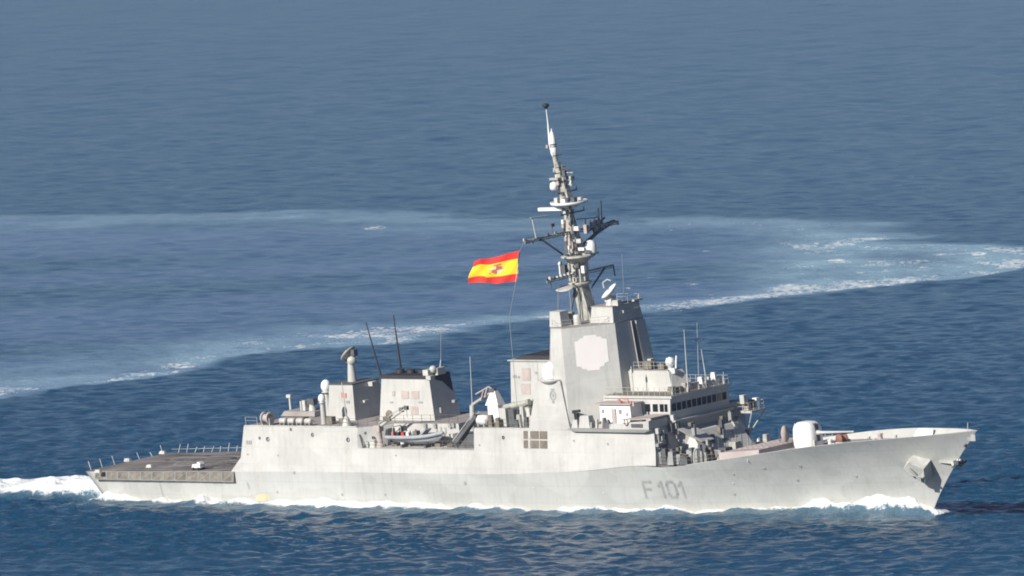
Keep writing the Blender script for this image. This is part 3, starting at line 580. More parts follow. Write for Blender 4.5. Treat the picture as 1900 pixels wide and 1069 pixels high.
# forward face: dark strip painted for the shaded recess, and a panel
def TF(y, z, o=0):
    k = (z - TZ0) / (TZ1 - TZ0); return (90.3 - 1.25 * k + o, y * (1 - .265 * k), z)
MB().prism([TF(.4, 15.4, -.02), TF(1.3, 15.4, -.02), TF(1.3, 23.8, -.02), TF(.4, 23.8, -.02)], [TF(.4, 15.4, .12), TF(1.3, 15.4, .12), TF(1.3, 23.8, .12), TF(.4, 23.8, .12)]).build('recess_shade_strip', DARKM, tower)
MB().prism([TF(1.3, 17.5, -.02), TF(3.5, 15.4, -.02), TF(3.5, 23.8, -.02), TF(1.3, 23.8, -.02)], [TF(1.3, 17.5, .35), TF(3.5, 15.4, .4), TF(3.5, 23.8, .3), TF(1.3, 23.8, .3)]).build('tower_front_panel', WALL, tower)
MB().tube(TF(.2, 15.5, .2), TF(.2, 23.9, .2), .07).cbox(TF(-.2, 17.6, .5), .5, .6, .7).cbox(TF(2.4, 18.6, .7), .6, .8, .5).build('tower_front_fitting', TRIMP, tower)
# upper house on the tower roof
uh = MB().fr((85.0, 88.95, -2.75, 2.75), TZ1 + .1, (85.2, 88.72, -2.45, 2.45), 26.0).build('upper_house', WALL, ship)
MB().box(85.1, 88.8, -2.5, 2.5, 26.004, 26.1).build('house_roof', DECK, uh)
MB().cbox((88.9, .6, 25.2), .4, 3.0, .35).cbox((88.9, 2.0, 26.3), .5, 1.6, .25).tube((88.8, 2.3, 25.4), (88.9, 2.4, 27), .08).cbox((88.6, -1.4, 26.4), .9, .7, .7).build('house_fitting', TRIMP, uh)
rail([(85.2, 2.4, 26.1), (88.7, 2.4, 26.1), (88.7, .5, 26.1)], uh, .9)
# forward illuminator dish
pd = A(1131, 542, y=-1.2); dcx, dcz = pd[0], pd[2]
fd_ = MB().lathe((dcx + .1, -1.2, 26.05), [(.75, 0), (.6, .5), (.45, .9)], 14).build('director_pedestal', WALL, ship)
axd = Vector((-.42, -.5, .75)).normalized(); c_ = Vector((dcx, -1.2, dcz + .1))
MB().lathe(c_ - axd * .35, [(.02, -.1), (.6, .0), (1.05, .22), (1.3, .48), (1.24, .5), (.6, .16), (.02, .06)], 22, axd).build('director_dish', WHITE, fd_)
MB().path([c_ + Vector((-.9, 0, .4)), c_ + Vector((-1.0, 0, 1.1)), c_ + Vector((-.2, 0, 1.5)), c_ + Vector((.4, 0, 1.35))], .08).cbox(c_ + Vector((0, 0, -.95)), 1.1, .9, .7).build('director_yoke', TRIMP, fd_)
# gear on the tower roof aft
c = A(1039, 598, y=-5.4); rb = MB().fr((c[0] - 1.0, c[0] + 1.0, -6.3, -4.6), TZ1 + .1, (c[0] - .85, c[0] + .85, -6.2, -4.7), TZ1 + 2.0).build('roof_equipment_box', WALL, ship)
c = A(1072, 600, y=-4.2); MB().lathe((c[0], -4.2, TZ1 + .1), [(.5, 0), (.5, 1.1), (.4, 1.25), (.001, 1.25)], 14).build('roof_ventilator', WALL, ship)
c = A(1062, 596, y=-3.5); MB().box(c[0] - .3, c[0] + .3, -3.8, -3.2, TZ1 + .1, TZ1 + 1.6).tube((c[0], -3.5, TZ1 + 1.6), (c[0], -3.5, TZ1 + 4.2), .06).build('roof_locker', MARK, ship)
rail([(88.2, -2.9, TZ1 + .1), (84.2, -7.1, TZ1 + .1), (82.6, -7.1, TZ1 + .1), (80, -4.4, TZ1 + .1)], tower, .9, 1.2)
# starboard pedestal with satcom dome
pdl = MB().prism([(78.3, -8.62, 11.4), (85.4, -8.7, 11.4), (85.4, -5, 11.4), (78.3, -5, 11.4)], [(80.0, -8.25, 17.5), (84.1, -8.35, 17.5), (84.1, -5, 17.5), (80.0, -5, 17.5)]).build('satcom_pedestal', WALL, ship)
pc = A(1018, 700, y=-7.6); px_ = pc[0] + .35
MB().lathe((px_ + .3, -7.2, 17.5), [(1.2, -.4), (1.95, .02), (1.95, .2), (.001, .2)], 24).build('satcom_platform', WALL, pdl)
MB().lathe((px_ - .0, -7.5, 17.75), [(1.05, 0), (1.1, .5), (1.08, 1.0), (.95, 1.45), (.65, 1.85), (.3, 2.05), (.001, 2.1)], 22).build('radome', WHITE, pdl)
# crest on the pedestal
cc = A(1026, 734, y=-8.45); kx, kz = cc[0], cc[2]
def pedy(z): return -8.68 + .36 * (z - 11.4) / 6.1 - .05
ring = MB(); N = 20
ell = lambda k, a, b: (kx + a * math.cos(k), pedy(kz + b * math.sin(k)), kz + b * math.sin(k))
for i in range(N):
    k0_, k1_ = 2 * math.pi * i / N, 2 * math.pi * (i + 1) / N; ring.poly([ell(k0_, .55, .62), ell(k1_, .55, .62), ell(k1_, .36, .42), ell(k0_, .36, .42)])
ring.poly([(kx - .2, pedy(kz + .25), kz + .25), (kx + .2, pedy(kz + .25), kz + .25), (kx + .2, pedy(kz - .05), kz - .05), (kx, pedy(kz - .3), kz - .3), (kx - .2, pedy(kz - .05), kz - .05)])
ring.poly([(kx - .35, pedy(kz + .66), kz + .66), (kx + .35, pedy(kz + .66), kz + .66), (kx + .25, pedy(kz + .9), kz + .9), (kx - .25, pedy(kz + .9), kz + .9)]); ring.poly([(kx - .2, pedy(kz - .95), kz - .95), (kx + .2, pedy(kz - .95), kz - .95), (kx + .2, pedy(kz - .66), kz - .66), (kx - .2, pedy(kz - .66), kz - .66)])
ring.build('crest', MARK, pdl)

# ------------------------------------------------------------------ bridge
BY = 5.6; zb0, zb1 = 11.65, 15.0
br = MB().prism([(88.5, -BY, zb0), (99.55, -BY, zb0), (99.55, BY, zb0), (88.5, BY, zb0)], [(88.5, -BY + .2, zb1), (99.75, -BY + .2, zb1), (99.75, BY - .2, zb1), (88.5, BY - .2, zb1)]).build('bridge', WALL, ship)
MB().box(88.6, 100.15, -BY + .0, BY - .0, zb1 + .004, zb1 + .3).build('bridge_roof', WALL, br)
MB().box(88.7, 99.9, -BY + .25, BY - .25, zb1 + .303, zb1 + .33).build('roof_deck', NETM, br)
def by_(z): return -BY + .2 * (z - zb0) / (zb1 - zb0)
def bxf(z): return 99.55 + .2 * (z - zb0) / (zb1 - zb0)
for (pa, pb) in ((1183, 1190), (1197, 1206), (1211, 1220), (1224, 1231), (1233, 1238)):
    a, b = A(pa, 756, y=-BY + .1)[0], A(pb, 752, y=-BY + .1)[0]; MB().prism([(a, by_(13.35) - .05, 13.35), (b, by_(13.35) - .05, 13.35), (b, by_(14.3) - .05, 14.3), (a, by_(14.3) - .05, 14.3)], [(a, by_(13.35) + .1, 13.35), (b, by_(13.35) + .1, 13.35), (b, by_(14.3) + .1, 14.3), (a, by_(14.3) + .1, 14.3)]).build('bridge_window', GLASS, br)
for k in range(11):
    y0 = -5.15 + k * .94; y1 = y0 + .72
    MB().prism([(bxf(13.35) + .05, y0, 13.35), (bxf(13.35) + .05, y1, 13.35), (bxf(14.3) + .05, y1, 14.3), (bxf(14.3) + .05, y0, 14.3)], [(bxf(13.35) - .1, y0, 13.35), (bxf(13.35) - .1, y1, 13.35), (bxf(14.3) - .1, y1, 14.3), (bxf(14.3) - .1, y0, 14.3)]).build('bridge_window', GLASS, br)
MB().box(99.8, 100.35, -BY + .1, BY - .1, 12.05, 12.25).build('bridge_ledge', WALL, br)
# house on the bridge roof
hr = MB().prism([(88.8, -1.9, zb1 + .33), (96.9, -1.7, zb1 + .33), (98.0, 1.3, zb1 + .33), (88.8, 1.7, zb1 + .33)], [(89.2, -1.75, 17.85), (96.3, -1.5, 17.85), (96.9, .4, 17.85), (89.2, 1.5, 17.85)]).build('bridge_roof_house', WALL, ship)
MB().box(89.3, 96.2, -1.45, .8, 17.855, 17.95).build('house_roof', DECK, hr)
rail([(90.5, -1.5, 17.95), (96.1, -1.4, 17.95)], hr, 1.0, 1.1)
MB().cbox((92.5, -.8, 18.5), 1.6, 1, .9).cbox((94.7, -.6, 18.35), 1.0, 1, .7).build('roof_locker', NETM, hr)
MB().lathe((95.9, -.6, 17.95), [(.3, 0), (.3, .4), (.55, .55), (.62, .95), (.45, 1.4), (.001, 1.55)], 14).tube((96.5, -.3, 17.95), (96.7, -.2, 19.6), .12).cbox((96.6, -.9, 17.8), .8, .5, .6).build('navigation_radome', WHITE, hr)
c = A(1172, 690, y=-4.0); MB().tube((c[0], -4.0, 15.3), (c[0], -4.0, 18.8), .06).cbox((c[0], -4.0, 18.2), .3, .3, .5).build('signal_post', TRIMP, ship)
# wing deck, its wall and fittings (starboard and port)
for sg in (-1, 1):
    wd = MB().prism([(85.9, sg * 8.3, 11.25), (98.6, sg * 8.3, 11.25), (98.2, sg * 9.05, 11.25), (86.2, sg * 9.05, 11.25)], [(85.4, sg * 8.2, 11.62), (99.4, sg * 8.2, 11.62), (99.3, sg * 9.3, 11.62), (85.5, sg * 9.3, 11.62)]).build('bridge_wing', WALL, ship)
    MB().prism([(85.4, sg * 5.5, 11.625), (99.4, sg * 5.5, 11.625), (99.3, sg * 9.25, 11.625), (85.5, sg * 9.25, 11.625)], [(85.4, sg * 5.5, 11.68), (99.4, sg * 5.5, 11.68), (99.3, sg * 9.25, 11.68), (85.5, sg * 9.25, 11.68)]).build('wing_deck', DECK, wd)
    MB().prism([(92.6, sg * 9.28, 11.685), (99.25, sg * 9.28, 11.685), (99.25, sg * 9.12, 11.685), (92.6, sg * 9.12, 11.685)], [(93.0, sg * 9.24, 12.35), (99.3, sg * 9.24, 12.75), (99.3, sg * 9.1, 12.75), (93.0, sg * 9.1, 12.35)]).prism([(99.1, sg * 5.7, 11.685), (99.25, sg * 5.7, 11.685), (99.25, sg * 9.1, 11.685), (99.1, sg * 9.1, 11.685)], [(99.15, sg * 5.7, 12.75), (99.3, sg * 5.7, 12.75), (99.3, sg * 9.1, 12.75), (99.15, sg * 9.1, 12.75)]).build('wing_screen', WALL, wd)
    if sg < 0: wing = wd
    else: wingp = wd
a, b = A(1171, 786, y=-9.3)[0], A(1192, 786, y=-9.3)[0]
MB().box(a, b, -9.36, -9.2, 11.95, 12.4).build('screen_slot', DARKM, wing)
c = A(1161, 784, y=-9.4)
lb = rest('lifebuoy', (c[0], -9.36, c[2]), 'pale ring lifebuoy hung on the bridge wing screen', 'lifebuoy')
tor = MB(); N = 18
pts = [Vector((c[0] + .3 * math.cos(2 * math.pi * i / N), -9.38, c[2] + .36 * math.sin(2 * math.pi * i / N))) for i in range(N + 1)]
tor.path(pts, .075, 6); tor.build('ring', MARK, lb, (c[0], -9.36, c[2]))
tor = MB()
for i in (0, 5, 9, 14): tor.tube(pts[i], pts[i + 1], .09, n=6)
tor.build('ring_band', RED, lb, (c[0], -9.36, c[2]))
# white wall house inboard of the wing
wh = MB().prism([(89.9, -7.9, 11.68), (95.2, -7.9, 11.68), (95.2, -5.62, 11.68), (89.9, -5.62, 11.68)], [(89.9, -7.75, 14.55), (95.0, -7.75, 14.55), (95.0, -5.62, 14.55), (89.9, -5.62, 14.55)]).build('wing_shelter', WHITE, ship)
MB().box(89.3, 95.4, -8.1, -5.63, 14.555, 14.7).build('shelter_roof', LOUV, wh)
c0 = A(1139, 770, y=-7.9)[0]; MB().box(c0 - .3, c0 + .35, -7.98, -7.84, 11.75, 14.0).build('shelter_door', LOUV, wh)
for px, py, wd_, hh, mt in ((1148, 743, .35, .25, REDP), (1152, 746, .2, .3, RED), (1160, 741, .8, .12, REDP), (1163, 745, .5, .2, REDP), (1170, 748, .25, .35, REDP), (1111, 760, .4, .5, MARK), (1101, 755, .3, .3, MARK), (1118, 763, .3, .4, MARK), (1150, 764, .4, .5, MARK), (1163, 769, .35, .4, LOUV), (1175, 750, .3, .5, LOUV)):
    p = A(px, py, y=-7.9); yy = -7.93 if p[0] > 89.9 else -7.0
    if p[0] > 89.9: MB().box(p[0] - wd_ / 2, p[0] + wd_ / 2, -7.93, -7.75, p[2] - hh / 2, p[2] + hh / 2).build('wall_mark', mt, wh)
zw = 11.69
c = A(1070, 783, y=-8.4)[0]; MB().prism([(c - .55, -8.5, zw + 1.75), (c + .7, -8.5, zw + 1.95), (c + .7, -8.2, zw + 1.95), (c - .55, -8.2, zw + 1.75)], [(c - .55, -8.5, zw + 2.15), (c + .65, -8.5, zw + 2.25), (c + .65, -8.2, zw + 2.25), (c - .55, -8.2, zw + 2.15)]).fr((c - .2, c + .3, -8.5, -8.2), zw + .5, (c - .3, c + .3, -8.5, -8.2), zw + 1.8).build('pelorus_stand', BLACK, wing)
MB().fr((c - .5, c + .55, -8.9, -8.0), zw, (c - .35, c + .35, -8.7, -8.2), zw + 1.0).build('pelorus_base', WALL, wing)
c = A(1089, 783, y=-8.2)[0]; MB().fr((c - .95, c + .95, -8.8, -7.6), zw, (c - .7, c + .7, -8.6, -7.8), zw + 1.5).build('wing_locker', WALL, wing)
for px, hgt, wd_, mt in ((1062, .45, .5, DARKM), (1098, .7, .35, MARK), (1078, .4, .25, DARKM), (1116, .5, .8, LOUV), (1122, 1.3, .5, DARKM), (1128, .9, .7, DARKM), (1134, .55, .5, MARK), (1108, 1.1, .3, TRIMP), (1145, .4, 1.2, NETM), (1195, 1.1, .6, LOUV)):
    c = A(px, 785, y=-8.5)[0]; MB().fr((c - wd_ / 2, c + wd_ / 2, -8.75, -8.25), zw, (c - wd_ / 2.6, c + wd_ / 2.6, -8.65, -8.35), zw + hgt).build('wing_fitting', mt, wing)
# signalling ledge sweeping forward under the side windows
MB().prism([(94.2, -9.2, 12.78), (99.5, -9.1, 12.95), (99.5, -5.7, 12.95), (97, -5.7, 12.95)], [(94.2, -9.2, 12.85), (99.5, -9.1, 13.1), (99.5, -5.7, 13.1), (97, -5.7, 13.1)]).build('wing_canopy', LOUV, wing)
# bridge roof rails and gear
zt = zb1 + .33
rail([(89, -BY + .2, zt), (99.9, -BY + .2, zt), (99.9, BY - .2, zt), (89, BY - .2, zt)], br, 1.0, .9, .032)
for y, hgt, mt, wd_ in ((-3.6, .9, NETM, .9), (-2.4, .7, NETM, 1.4), (-.8, 1.0, LOUV, 1.4), (.6, .8, LOUV, 1.2), (1.9, 1.3, WHITE, .5), (3.2, 1.1, TRIMP, .4), (4.3, 1.5, WHITE, .4), (5.0, .9, TRIMP, .5)):
    MB().fr((98.0, 99.0, y - wd_ / 2, y + wd_ / 2), zt, (98.2, 98.8, y - wd_ / 2.4, y + wd_ / 2.4), zt + hgt).build('roof_fitting', mt, br)
for (p0_, p1_, yy, r, mt) in (((1275, 705), (1269, 612), -1.9, .1, TRIMP), ((1295, 700), (1293, 598), .2, .05, TRIMP), ((1310, 690), (1301, 648), 1.4, .1, TRIMP), ((1246, 712), (1246, 690), -4.6, .08, TRIMP), ((1343, 705), (1342, 690), 5.0, .08, TRIMP)):
    a, b = A(*p0_, y=yy), A(*p1_, y=yy); MB().tube((a[0], yy, zt - .02), (a[0], yy, zt + .6), r * 2).tube((a[0], yy, zt), b, r, r * .4, 6).build('whip_aerial', mt, ship)
a = A(1294, 632, y=.2); MB().tube((a[0], -.6, a[2]), (a[0], 1.2, a[2]), .03).build('aerial_spreader', TRIMP, ship)

# ------------------------------------------------------------------ front of the superstructure and foredeck
rf0 = random.Random(21)
fo = MB(); prev = None
for x in np.linspace(99.3, 144.4, 40):
    y = max(hb(x, DZ(x)) - .1, .02); ze = min(DZ(x), ZS(x) - .03); c = ((x, -y, ze), (x, -y * .72, DZ(x)), (x, y * .72, DZ(x)), (x, y, ze))
    if prev:
        for k in range(3): fo.poly([prev[k], c[k], c[k + 1], prev[k + 1]])
    prev = c
foredeck = fo.build('foredeck', DECK, ship)
lf = MB().prism([(99.4, -4.6, 6.8), (103.2, -3.6, 6.8), (104.0, 5.4, 6.8), (99.4, 7.6, 6.8)], [(99.4, -4.4, 10.9), (100.8, -3.2, 10.5), (101.2, 5.0, 10.5), (99.4, 7.2, 10.9)]).build('front_deckhouse', WALL, ship)
MB().prism([(100.1, -5.0, 11.05), (102.3, -3.2, 9.2), (102.3, -.9, 9.2), (100.1, -2.0, 11.05)], [(100.2, -5.0, 11.15), (102.4, -3.2, 9.3), (102.4, -.9, 9.3), (100.2, -2.0, 11.15)]).build('sloping_shield', WALL, lf)
MB().tube((101.5, 4.4, 8.0), (100.6, 4.2, 12.0), .17).cbox((101.3, 4.3, 9.6), .7, .5, 1.9).build('front_pipe', TRIMP, lf)
MB().box(99.4, 102.6, 6.2, 8.9, 11.4, 11.7).build('wing_sponson', WALL, ship)
rail([(99.5, 5.9, 11.7), (102.4, 5.9, 11.7), (102.4, 8.8, 11.7), (99.4, 8.8, 11.7)], ship, 1.05, 1.0, .04)
for y, z, mt in ((6.6, 12.3, LOUV), (7.4, 12.4, DARKM), (8.3, 12.5, WHITE), (6.0, 13.2, TRIMP)): MB().cbox((101.6, y, z), .7, .6, 1.1).build('sponson_fitting', mt, ship)
for y0, y1 in ((6.3, 7.2), (8.7, 7.2)): MB().tube((102.5, y0, 11.4), (100.5, y1, 8.2), .09).build('sponson_strut', TRIMP, ship)
rail([(99.8, -8.5, DZ(100)), (104, -8.35, DZ(104)), (109.5, -8.15, DZ(109.5))], foredeck, 1.0, 1.2, .035, NETM); rail([(99.8, -5.2, DZ(100)), (106, -4.2, DZ(106))], foredeck, 1.1, 1.1, .04, TRIMP)
rail([(108, 8.1, DZ(108)), (114.5, 7.6, DZ(114.5))], foredeck, 1.0, 1.2, .035)
MB().path([(99.62, -7.6, 7.3), (99.7, -7.6, 11.3)], .05).path([(99.62, -7.1, 7.3), (99.7, -7.1, 11.3)], .05).build('wall_ladder', TRIMP, ship)
for (x, y, hgt, wd_, mt) in ((100.6, -7.2, 1.5, .9, MARK), (101.4, -6.6, 1.9, .5, NETM), (102.3, -7.4, 1.2, 1.2, MARK), (103.3, -6.2, 1.8, .7, DARKM), (104.2, -7.3, 1.6, .6, MARK), (104.9, -6.4, 2.2, .5, DARKM), (106.2, -7.6, 1.5, .35, MARK), (106.2, -6.8, 1.0, 1.0, DARKM), (106.9, -7.6, 1.3, .4, MAST), (106, -3, 1.3, 1.6, DARKM), (105, 0, 1.6, 1.4, MAST), (106.2, 2.4, 1.1, 1.0, DARKM), (105.6, 5.2, 1.7, .8, MAST), (104.8, -4.8, 2.6, .4, MAST)):  # clutter toned dark, partly to stand in for shade below the bridge
    MB().fr((x - wd_ / 2, x + wd_ / 2, y - wd_ / 2, y + wd_ / 2), DZ(x) - .02, (x - wd_ / 2.6, x + wd_ / 2.6, y - wd_ / 2.6, y + wd_ / 2.6), DZ(x) + hgt).build('deck_fitting', mt, foredeck)
for k in range(26):
    x = rf0.uniform(100.2, 106.6); y = rf0.uniform(-8.1, -3.5) if x > 104.5 else rf0.uniform(-8.2, -5.2); a_ = rf0.uniform(.2, .5); z0 = DZ(x) - .02; hh = rf0.uniform(.6, 2.0)
    MB().fr((x - a_, x + a_, y - a_, y + a_), z0, (x - a_ * .7, x + a_ * .7, y - a_ * .7, y + a_ * .7), z0 + hh).build('deck_fitting', (DARKM, MARK, NETM)[k % 3], foredeck)
ring = MB(); N = 14; pts = [(105.4, -7.5 + .75 * math.cos(math.pi * i / N), DZ(105.4) + 1.0 + .8 * math.sin(math.pi * i / N)) for i in range(N + 1)]; pts = [(105.4, -6.75, DZ(105))] + pts + [(105.4, -8.25, DZ(105))]
ring.path(pts, .09, 6); ring.build('hose_arch', TRIMP, foredeck)
for (px, py, mt) in ((1245, 848, RED), (1240, 838, REDP)):
    p = A(px, py, y=-7.4); MB().cbox((p[0], -7.4, p[2]), .55, .4, .7).build('hose_box', mt, foredeck)
for px, py in ((1253, 775), (1258, 790), (1262, 800), (1225, 800), (1232, 812)):
    p = A(px, py, x=100.2); MB().cbox((99.85, p[1], p[2]), .5, .5, .7).tube((99.8, p[1], p[2]), (99.8, p[1], p[2] - 1.6), .06).build('front_fitting', TRIMP, lower)
rf_ = random.Random(9)
for k in range(34):                              # random boxes coloured dark to stand in for the shade on the forward face
    y = rf_.uniform(-8.3, 8.3); z = rf_.uniform(7.6, 11.6); wd_ = rf_.uniform(.25, .8); hh = rf_.uniform(.3, 1.6); o_ = 0 if abs(y - 1) > 5.2 else 2.0 + .6 * (11 - z) / 4
    MB().cbox((99.7 + o_ * .95, y, z), .5, wd_, hh).build('front_fitting', (DARKM, MARK, NETM, MARK, DARKM)[k % 5], lower)
for k in range(16):
    y = -8.2 + k * 1.08; o_ = 0 if abs(y - 1) > 5.2 else 3.6; z0 = DZ(100 + o_) - .02
    MB().tube((100.2 + o_, y, z0), (100.2 + o_, y, z0 + rf_.uniform(1.2, 2.6)), .07, n=5).build('deck_stanchion', (DARKM, MAST)[k % 2], foredeck)
# vertical launch hatch field, low on the foredeck ahead of the bridge
VDECK = paint('launcher_deck_pale', (.40, .345, .325), .85, .18, 0, .3, .4)
vz = lambda x: 8.35 + (x - 107.4) * .06
vl = MB().prism([(107.2, -6.3, 7.1), (114.2, -6.0, 7.6), (114.2, 6.0, 7.6), (107.2, 6.3, 7.1)], [(107.6, -5.9, vz(107.6)), (114.0, -5.6, vz(114)), (114.0, 5.6, vz(114)), (107.6, 5.9, vz(107.6))]).build('launcher_block', VDECK, ship)
for i in range(6):
    for j in range(8):
        x = 108.3 + i * .9; y = -3.3 + j * .83
        MB().prism([(x, y, vz(x) + .004), (x + .76, y, vz(x + .76) + .004), (x + .76, y + .7, vz(x + .76) + .004), (x, y + .7, vz(x) + .004)], [(x + .04, y + .04, vz(x) + .06), (x + .72, y + .04, vz(x + .72) + .06), (x + .72, y + .66, vz(x + .72) + .06), (x + .04, y + .66, vz(x) + .06)]).build('launcher_hatch', VDECK, vl)
# spray screen and the standing oval board
MB().prism([(113.9, -7.7, 7.5), (115.4, 0, 7.75), (113.9, 7.7, 7.5), (113.8, 7.7, 7.5), (115.3, 0, 7.75), (113.8, -7.7, 7.5)], [(113.9, -7.7, 8.1), (115.4, 0, 8.3), (113.9, 7.7, 8.1), (113.8, 7.7, 8.1), (115.3, 0, 8.3), (113.8, -7.7, 8.1)]).build('spray_screen', WALL, foredeck)
c = A(1456, 806, y=.5)
ov = MB().lathe((c[0], .5, c[2]), [(.001, 0), (.42, 0), (.55, .04), (.55, .12), (.001, .14)], 18, (.9, -.35, .1))
ov.v = [(x, y, c[2] + (z - c[2]) * 2.0) for x, y, z in ov.v]
ovo = ov.build('signal_board', LOUV, ship); MB().tube((c[0], .5, 7.6), (c[0], .5, c[2] - .8), .07).tube((c[0] - .9, .5, 7.5), (c[0] - .9, .5, c[2] + .8), .05).build('board_post', DARKM, ovo)
c = A(1407, 822, y=4); MB().lathe((c[0], 4, DZ(c[0])), [(.35, 0), (.3, .5), (.1, 1.2), (.02, 1.4)], 10).build('cone_vent', WHITE, foredeck)

# bow gun
GXc = 117.5; gz = DZ(GXc)
gun = MB().lathe((GXc, 0, gz - .05), [(1.95, 0), (1.95, .22), (.001, .24)], 28).build('gun_mount', TRIMP, ship)
secs = [(.2, 1.62, 1.45), (.5, 1.72, 1.5), (1.6, 1.72, 1.48), (2.5, 1.62, 1.42), (3.0, 1.42, 1.28), (3.28, 1.05, .95), (3.36, .55, .5)]
gs = MB(); NN = 28; vs = []; cx0 = GXc - .15
for zz, a, b in secs:
    for i in range(NN):
        th = 2 * math.pi * i / NN; cxx, sxx = math.cos(th), math.sin(th); e = .62
        lean = .12 * (zz / 3.3)
        vs.append((cx0 - lean + a * math.copysign(abs(cxx) ** e, cxx), b * math.copysign(abs(sxx) ** e, sxx), gz + zz))
fs = [(k * NN + i, k * NN + (i + 1) % NN, (k + 1) * NN + (i + 1) % NN, (k + 1) * NN + i) for k in range(len(secs) - 1) for i in range(NN)]
gs.add(vs, fs, True); gs.add(vs[-NN:], [tuple(range(NN))])
turret = gs.build('gun_turret', WHITE, gun)
MB().prism([(GXc + 1.2, -.32, gz + .9), (GXc + 1.62, -.32, gz + .9), (GXc + 1.62, .32, gz + .9), (GXc + 1.2, .32, gz + .9)], [(GXc + .9, -.32, gz + 3.15), (GXc + 1.34, -.32, gz + 3.0), (GXc + 1.34, .32, gz + 3.0), (GXc + .9, .32, gz + 3.15)]).build('gun_slot', DARKM, gun)
MB().lathe((GXc + 1.2, 0, gz + 1.95), [(.001, 0), (.34, 0), (.3, .6), (.2, .75), (.16, 2.2), (.11, 6.0), (.13, 6.02), (.13, 6.3), (.05, 6.32)], 14, (.998, 0, .03)).build('gun_barrel', WALL, gun)
MB().cbox((GXc - 1.9, -.3, gz + 2.4), .25, .5, .4).tube((GXc - 2.0, -.2, gz + 2.5), (GXc - 2.05, -.2, gz + 3.1), .05).build('turret_sight', TRIMP, gun)
# foredeck machinery ahead of the gun
for px, py, mt, nm in ((1565, 814, ORNG, 'capstan_drum'),):
    c = A(px, py, y=0); MB().lathe((c[0] - .3, -.55, c[2]), [(.02, 0), (.66, 0), (.66, .14), (.45, .16), (.45, .85), (.66, .87), (.66, 1.0), (.02, 1.0)], 18, (.2, 1, 0)).build(nm, mt, foredeck); MB().box(c[0] - .8, c[0] + .5, -.75, .75, DZ(c[0]) - .02, c[2] - .35).build('capstan_bed', TRIMP, foredeck)
for px, py, sz, mt in ((1540, 818, .8, WHITE), (1547, 824, .6, TRIMP), (1552, 830, .5, WHITE), (1568, 829, .5, WHITE), (1612, 816, .7, WALL), (1622, 818, .5, TRIMP), (1642, 812, .9, LOUV), (1668, 813, .6, TRIMP)):
    c = A(px, py, z=DZ(125) + .3); z0 = DZ(c[0]); y = max(min(c[1], 3.5), -3.5); MB().lathe((c[0], y, z0 - .02), [(.42 * sz, 0), (.34 * sz, .3 * sz), (.3 * sz, .8 * sz), (.45 * sz, .95 * sz), (.001, 1.05 * sz)], 12).build('mooring_bitt', mt, foredeck)
MB().box(118.9, 119.1, -.9, -.5, gz, gz + 1.1).tube((121, 1.6, 8.3), (123.4, .8, 9.1), .3, .2).build('anchor_chain_stopper', TRIMP, foredeck)
# lighter plated bulwark screen inside the far bow
c0, c1 = A(1683, 812, y=3.2)[0], A(1730, 806, y=3.2)[0]
MB().prism([(c0, hb(c0, DZ(c0)) - .3, DZ(c0)), (c1, hb(c1, DZ(c1)) - .3, DZ(c1)), (c1, hb(c1, DZ(c1)) - .2, DZ(c1)), (c0, hb(c0, DZ(c0)) - .2, DZ(c0))], [(c0 + .6, hb(c0, 9.6) - .35, DZ(c0) + 1.15), (c1, hb(c1, 9.6) - .35, DZ(c1) + 1.15), (c1, hb(c1, 9.6) - .22, DZ(c1) + 1.15), (c0 + .6, hb(c0, 9.6) - .22, DZ(c0) + 1.15)]).build('bulwark_screen', WHITE, foredeck)
MB().tube((143.6, 0, 9.3), (143.9, 0, 11.6), .05).build('jack_staff', TRIMP, foredeck)

# ------------------------------------------------------------------ mast
def P(px, py, y=0.): return Vector(A(px, py, y=y))
mb_ = MB()
def seg(mb, a, b, w0, w1, dep=.9):
    d = (b - a).normalized()
    def sq(c, w): 
        return [c + Vector((-w / 2, -w * dep / 2, 0)), c + Vector((w / 2, -w * dep / 2, 0)), c + Vector((w / 2, w * dep / 2, 0)), c + Vector((-w / 2, w * dep / 2, 0))]
    mb.prism(sq(a, w0), sq(b, w1))
base_ = P(1096, 600); base_.z = TZ1 + .09
seg(mb_, base_, P(1077, 530), 1.9, 1.5)
mast = mb_.build('mast', MAST, ship)
l_ = MB(); 
for dy in (-.9, .9): l_.tube((base_.x - 2.3, dy * 1.6, TZ1 + .1), P(1070, 520, dy * .6), .16, .14, 6)
l_.build('mast_leg', DARKM, mast)
# drum platform
m1 = P(1077, 530); m2 = P(1072, 478)
MB().lathe((m1.x, 0, m1.z + .3), [(.6, -.6), (1.5, 0), (1.5, .18), (.001, .2)], 16).build('lower_platform', MAST, mast)
seg_ = MB(); seg(seg_, m1 + Vector((0, 0, .5)), m2, 1.75, 1.9); seg_.build('mast_body', TRIMP, mast)
for k in range(4): 
    a_ = m1 + (m2 - m1) * (.2 + .22 * k); MB().cbox(a_ + Vector((.3, -1.0, .2)), .5, .4, .5).cbox(a_ + Vector((-.7, -.95, .3)), .3, .3, .6).cbox(a_ + Vector((1.0, 0, .2)), .3, .5, .55).build('mast_equipment', random.choice([DARKM, LOUV, MAST]), mast)
MB().lathe((m2.x + .3, -.2, m2.z + .1), [(.8, -.8), (1.9, -.05), (2.2, .05), (2.2, .25), (.001, .28)], 18).build('dome_platform', MAST, mast)
d1 = P(1096, 457, .6); MB().cbox(P(1093, 470, .6), 1.9, 1.6, .2).build('dome_shelf', MAST, mast)
MB().lathe((d1.x, .6, d1.z - .8), [(.75, 0), (.8, .7), (.68, 1.15), (.4, 1.5), (.001, 1.6)], 18).build('radome', WHITE, mast)
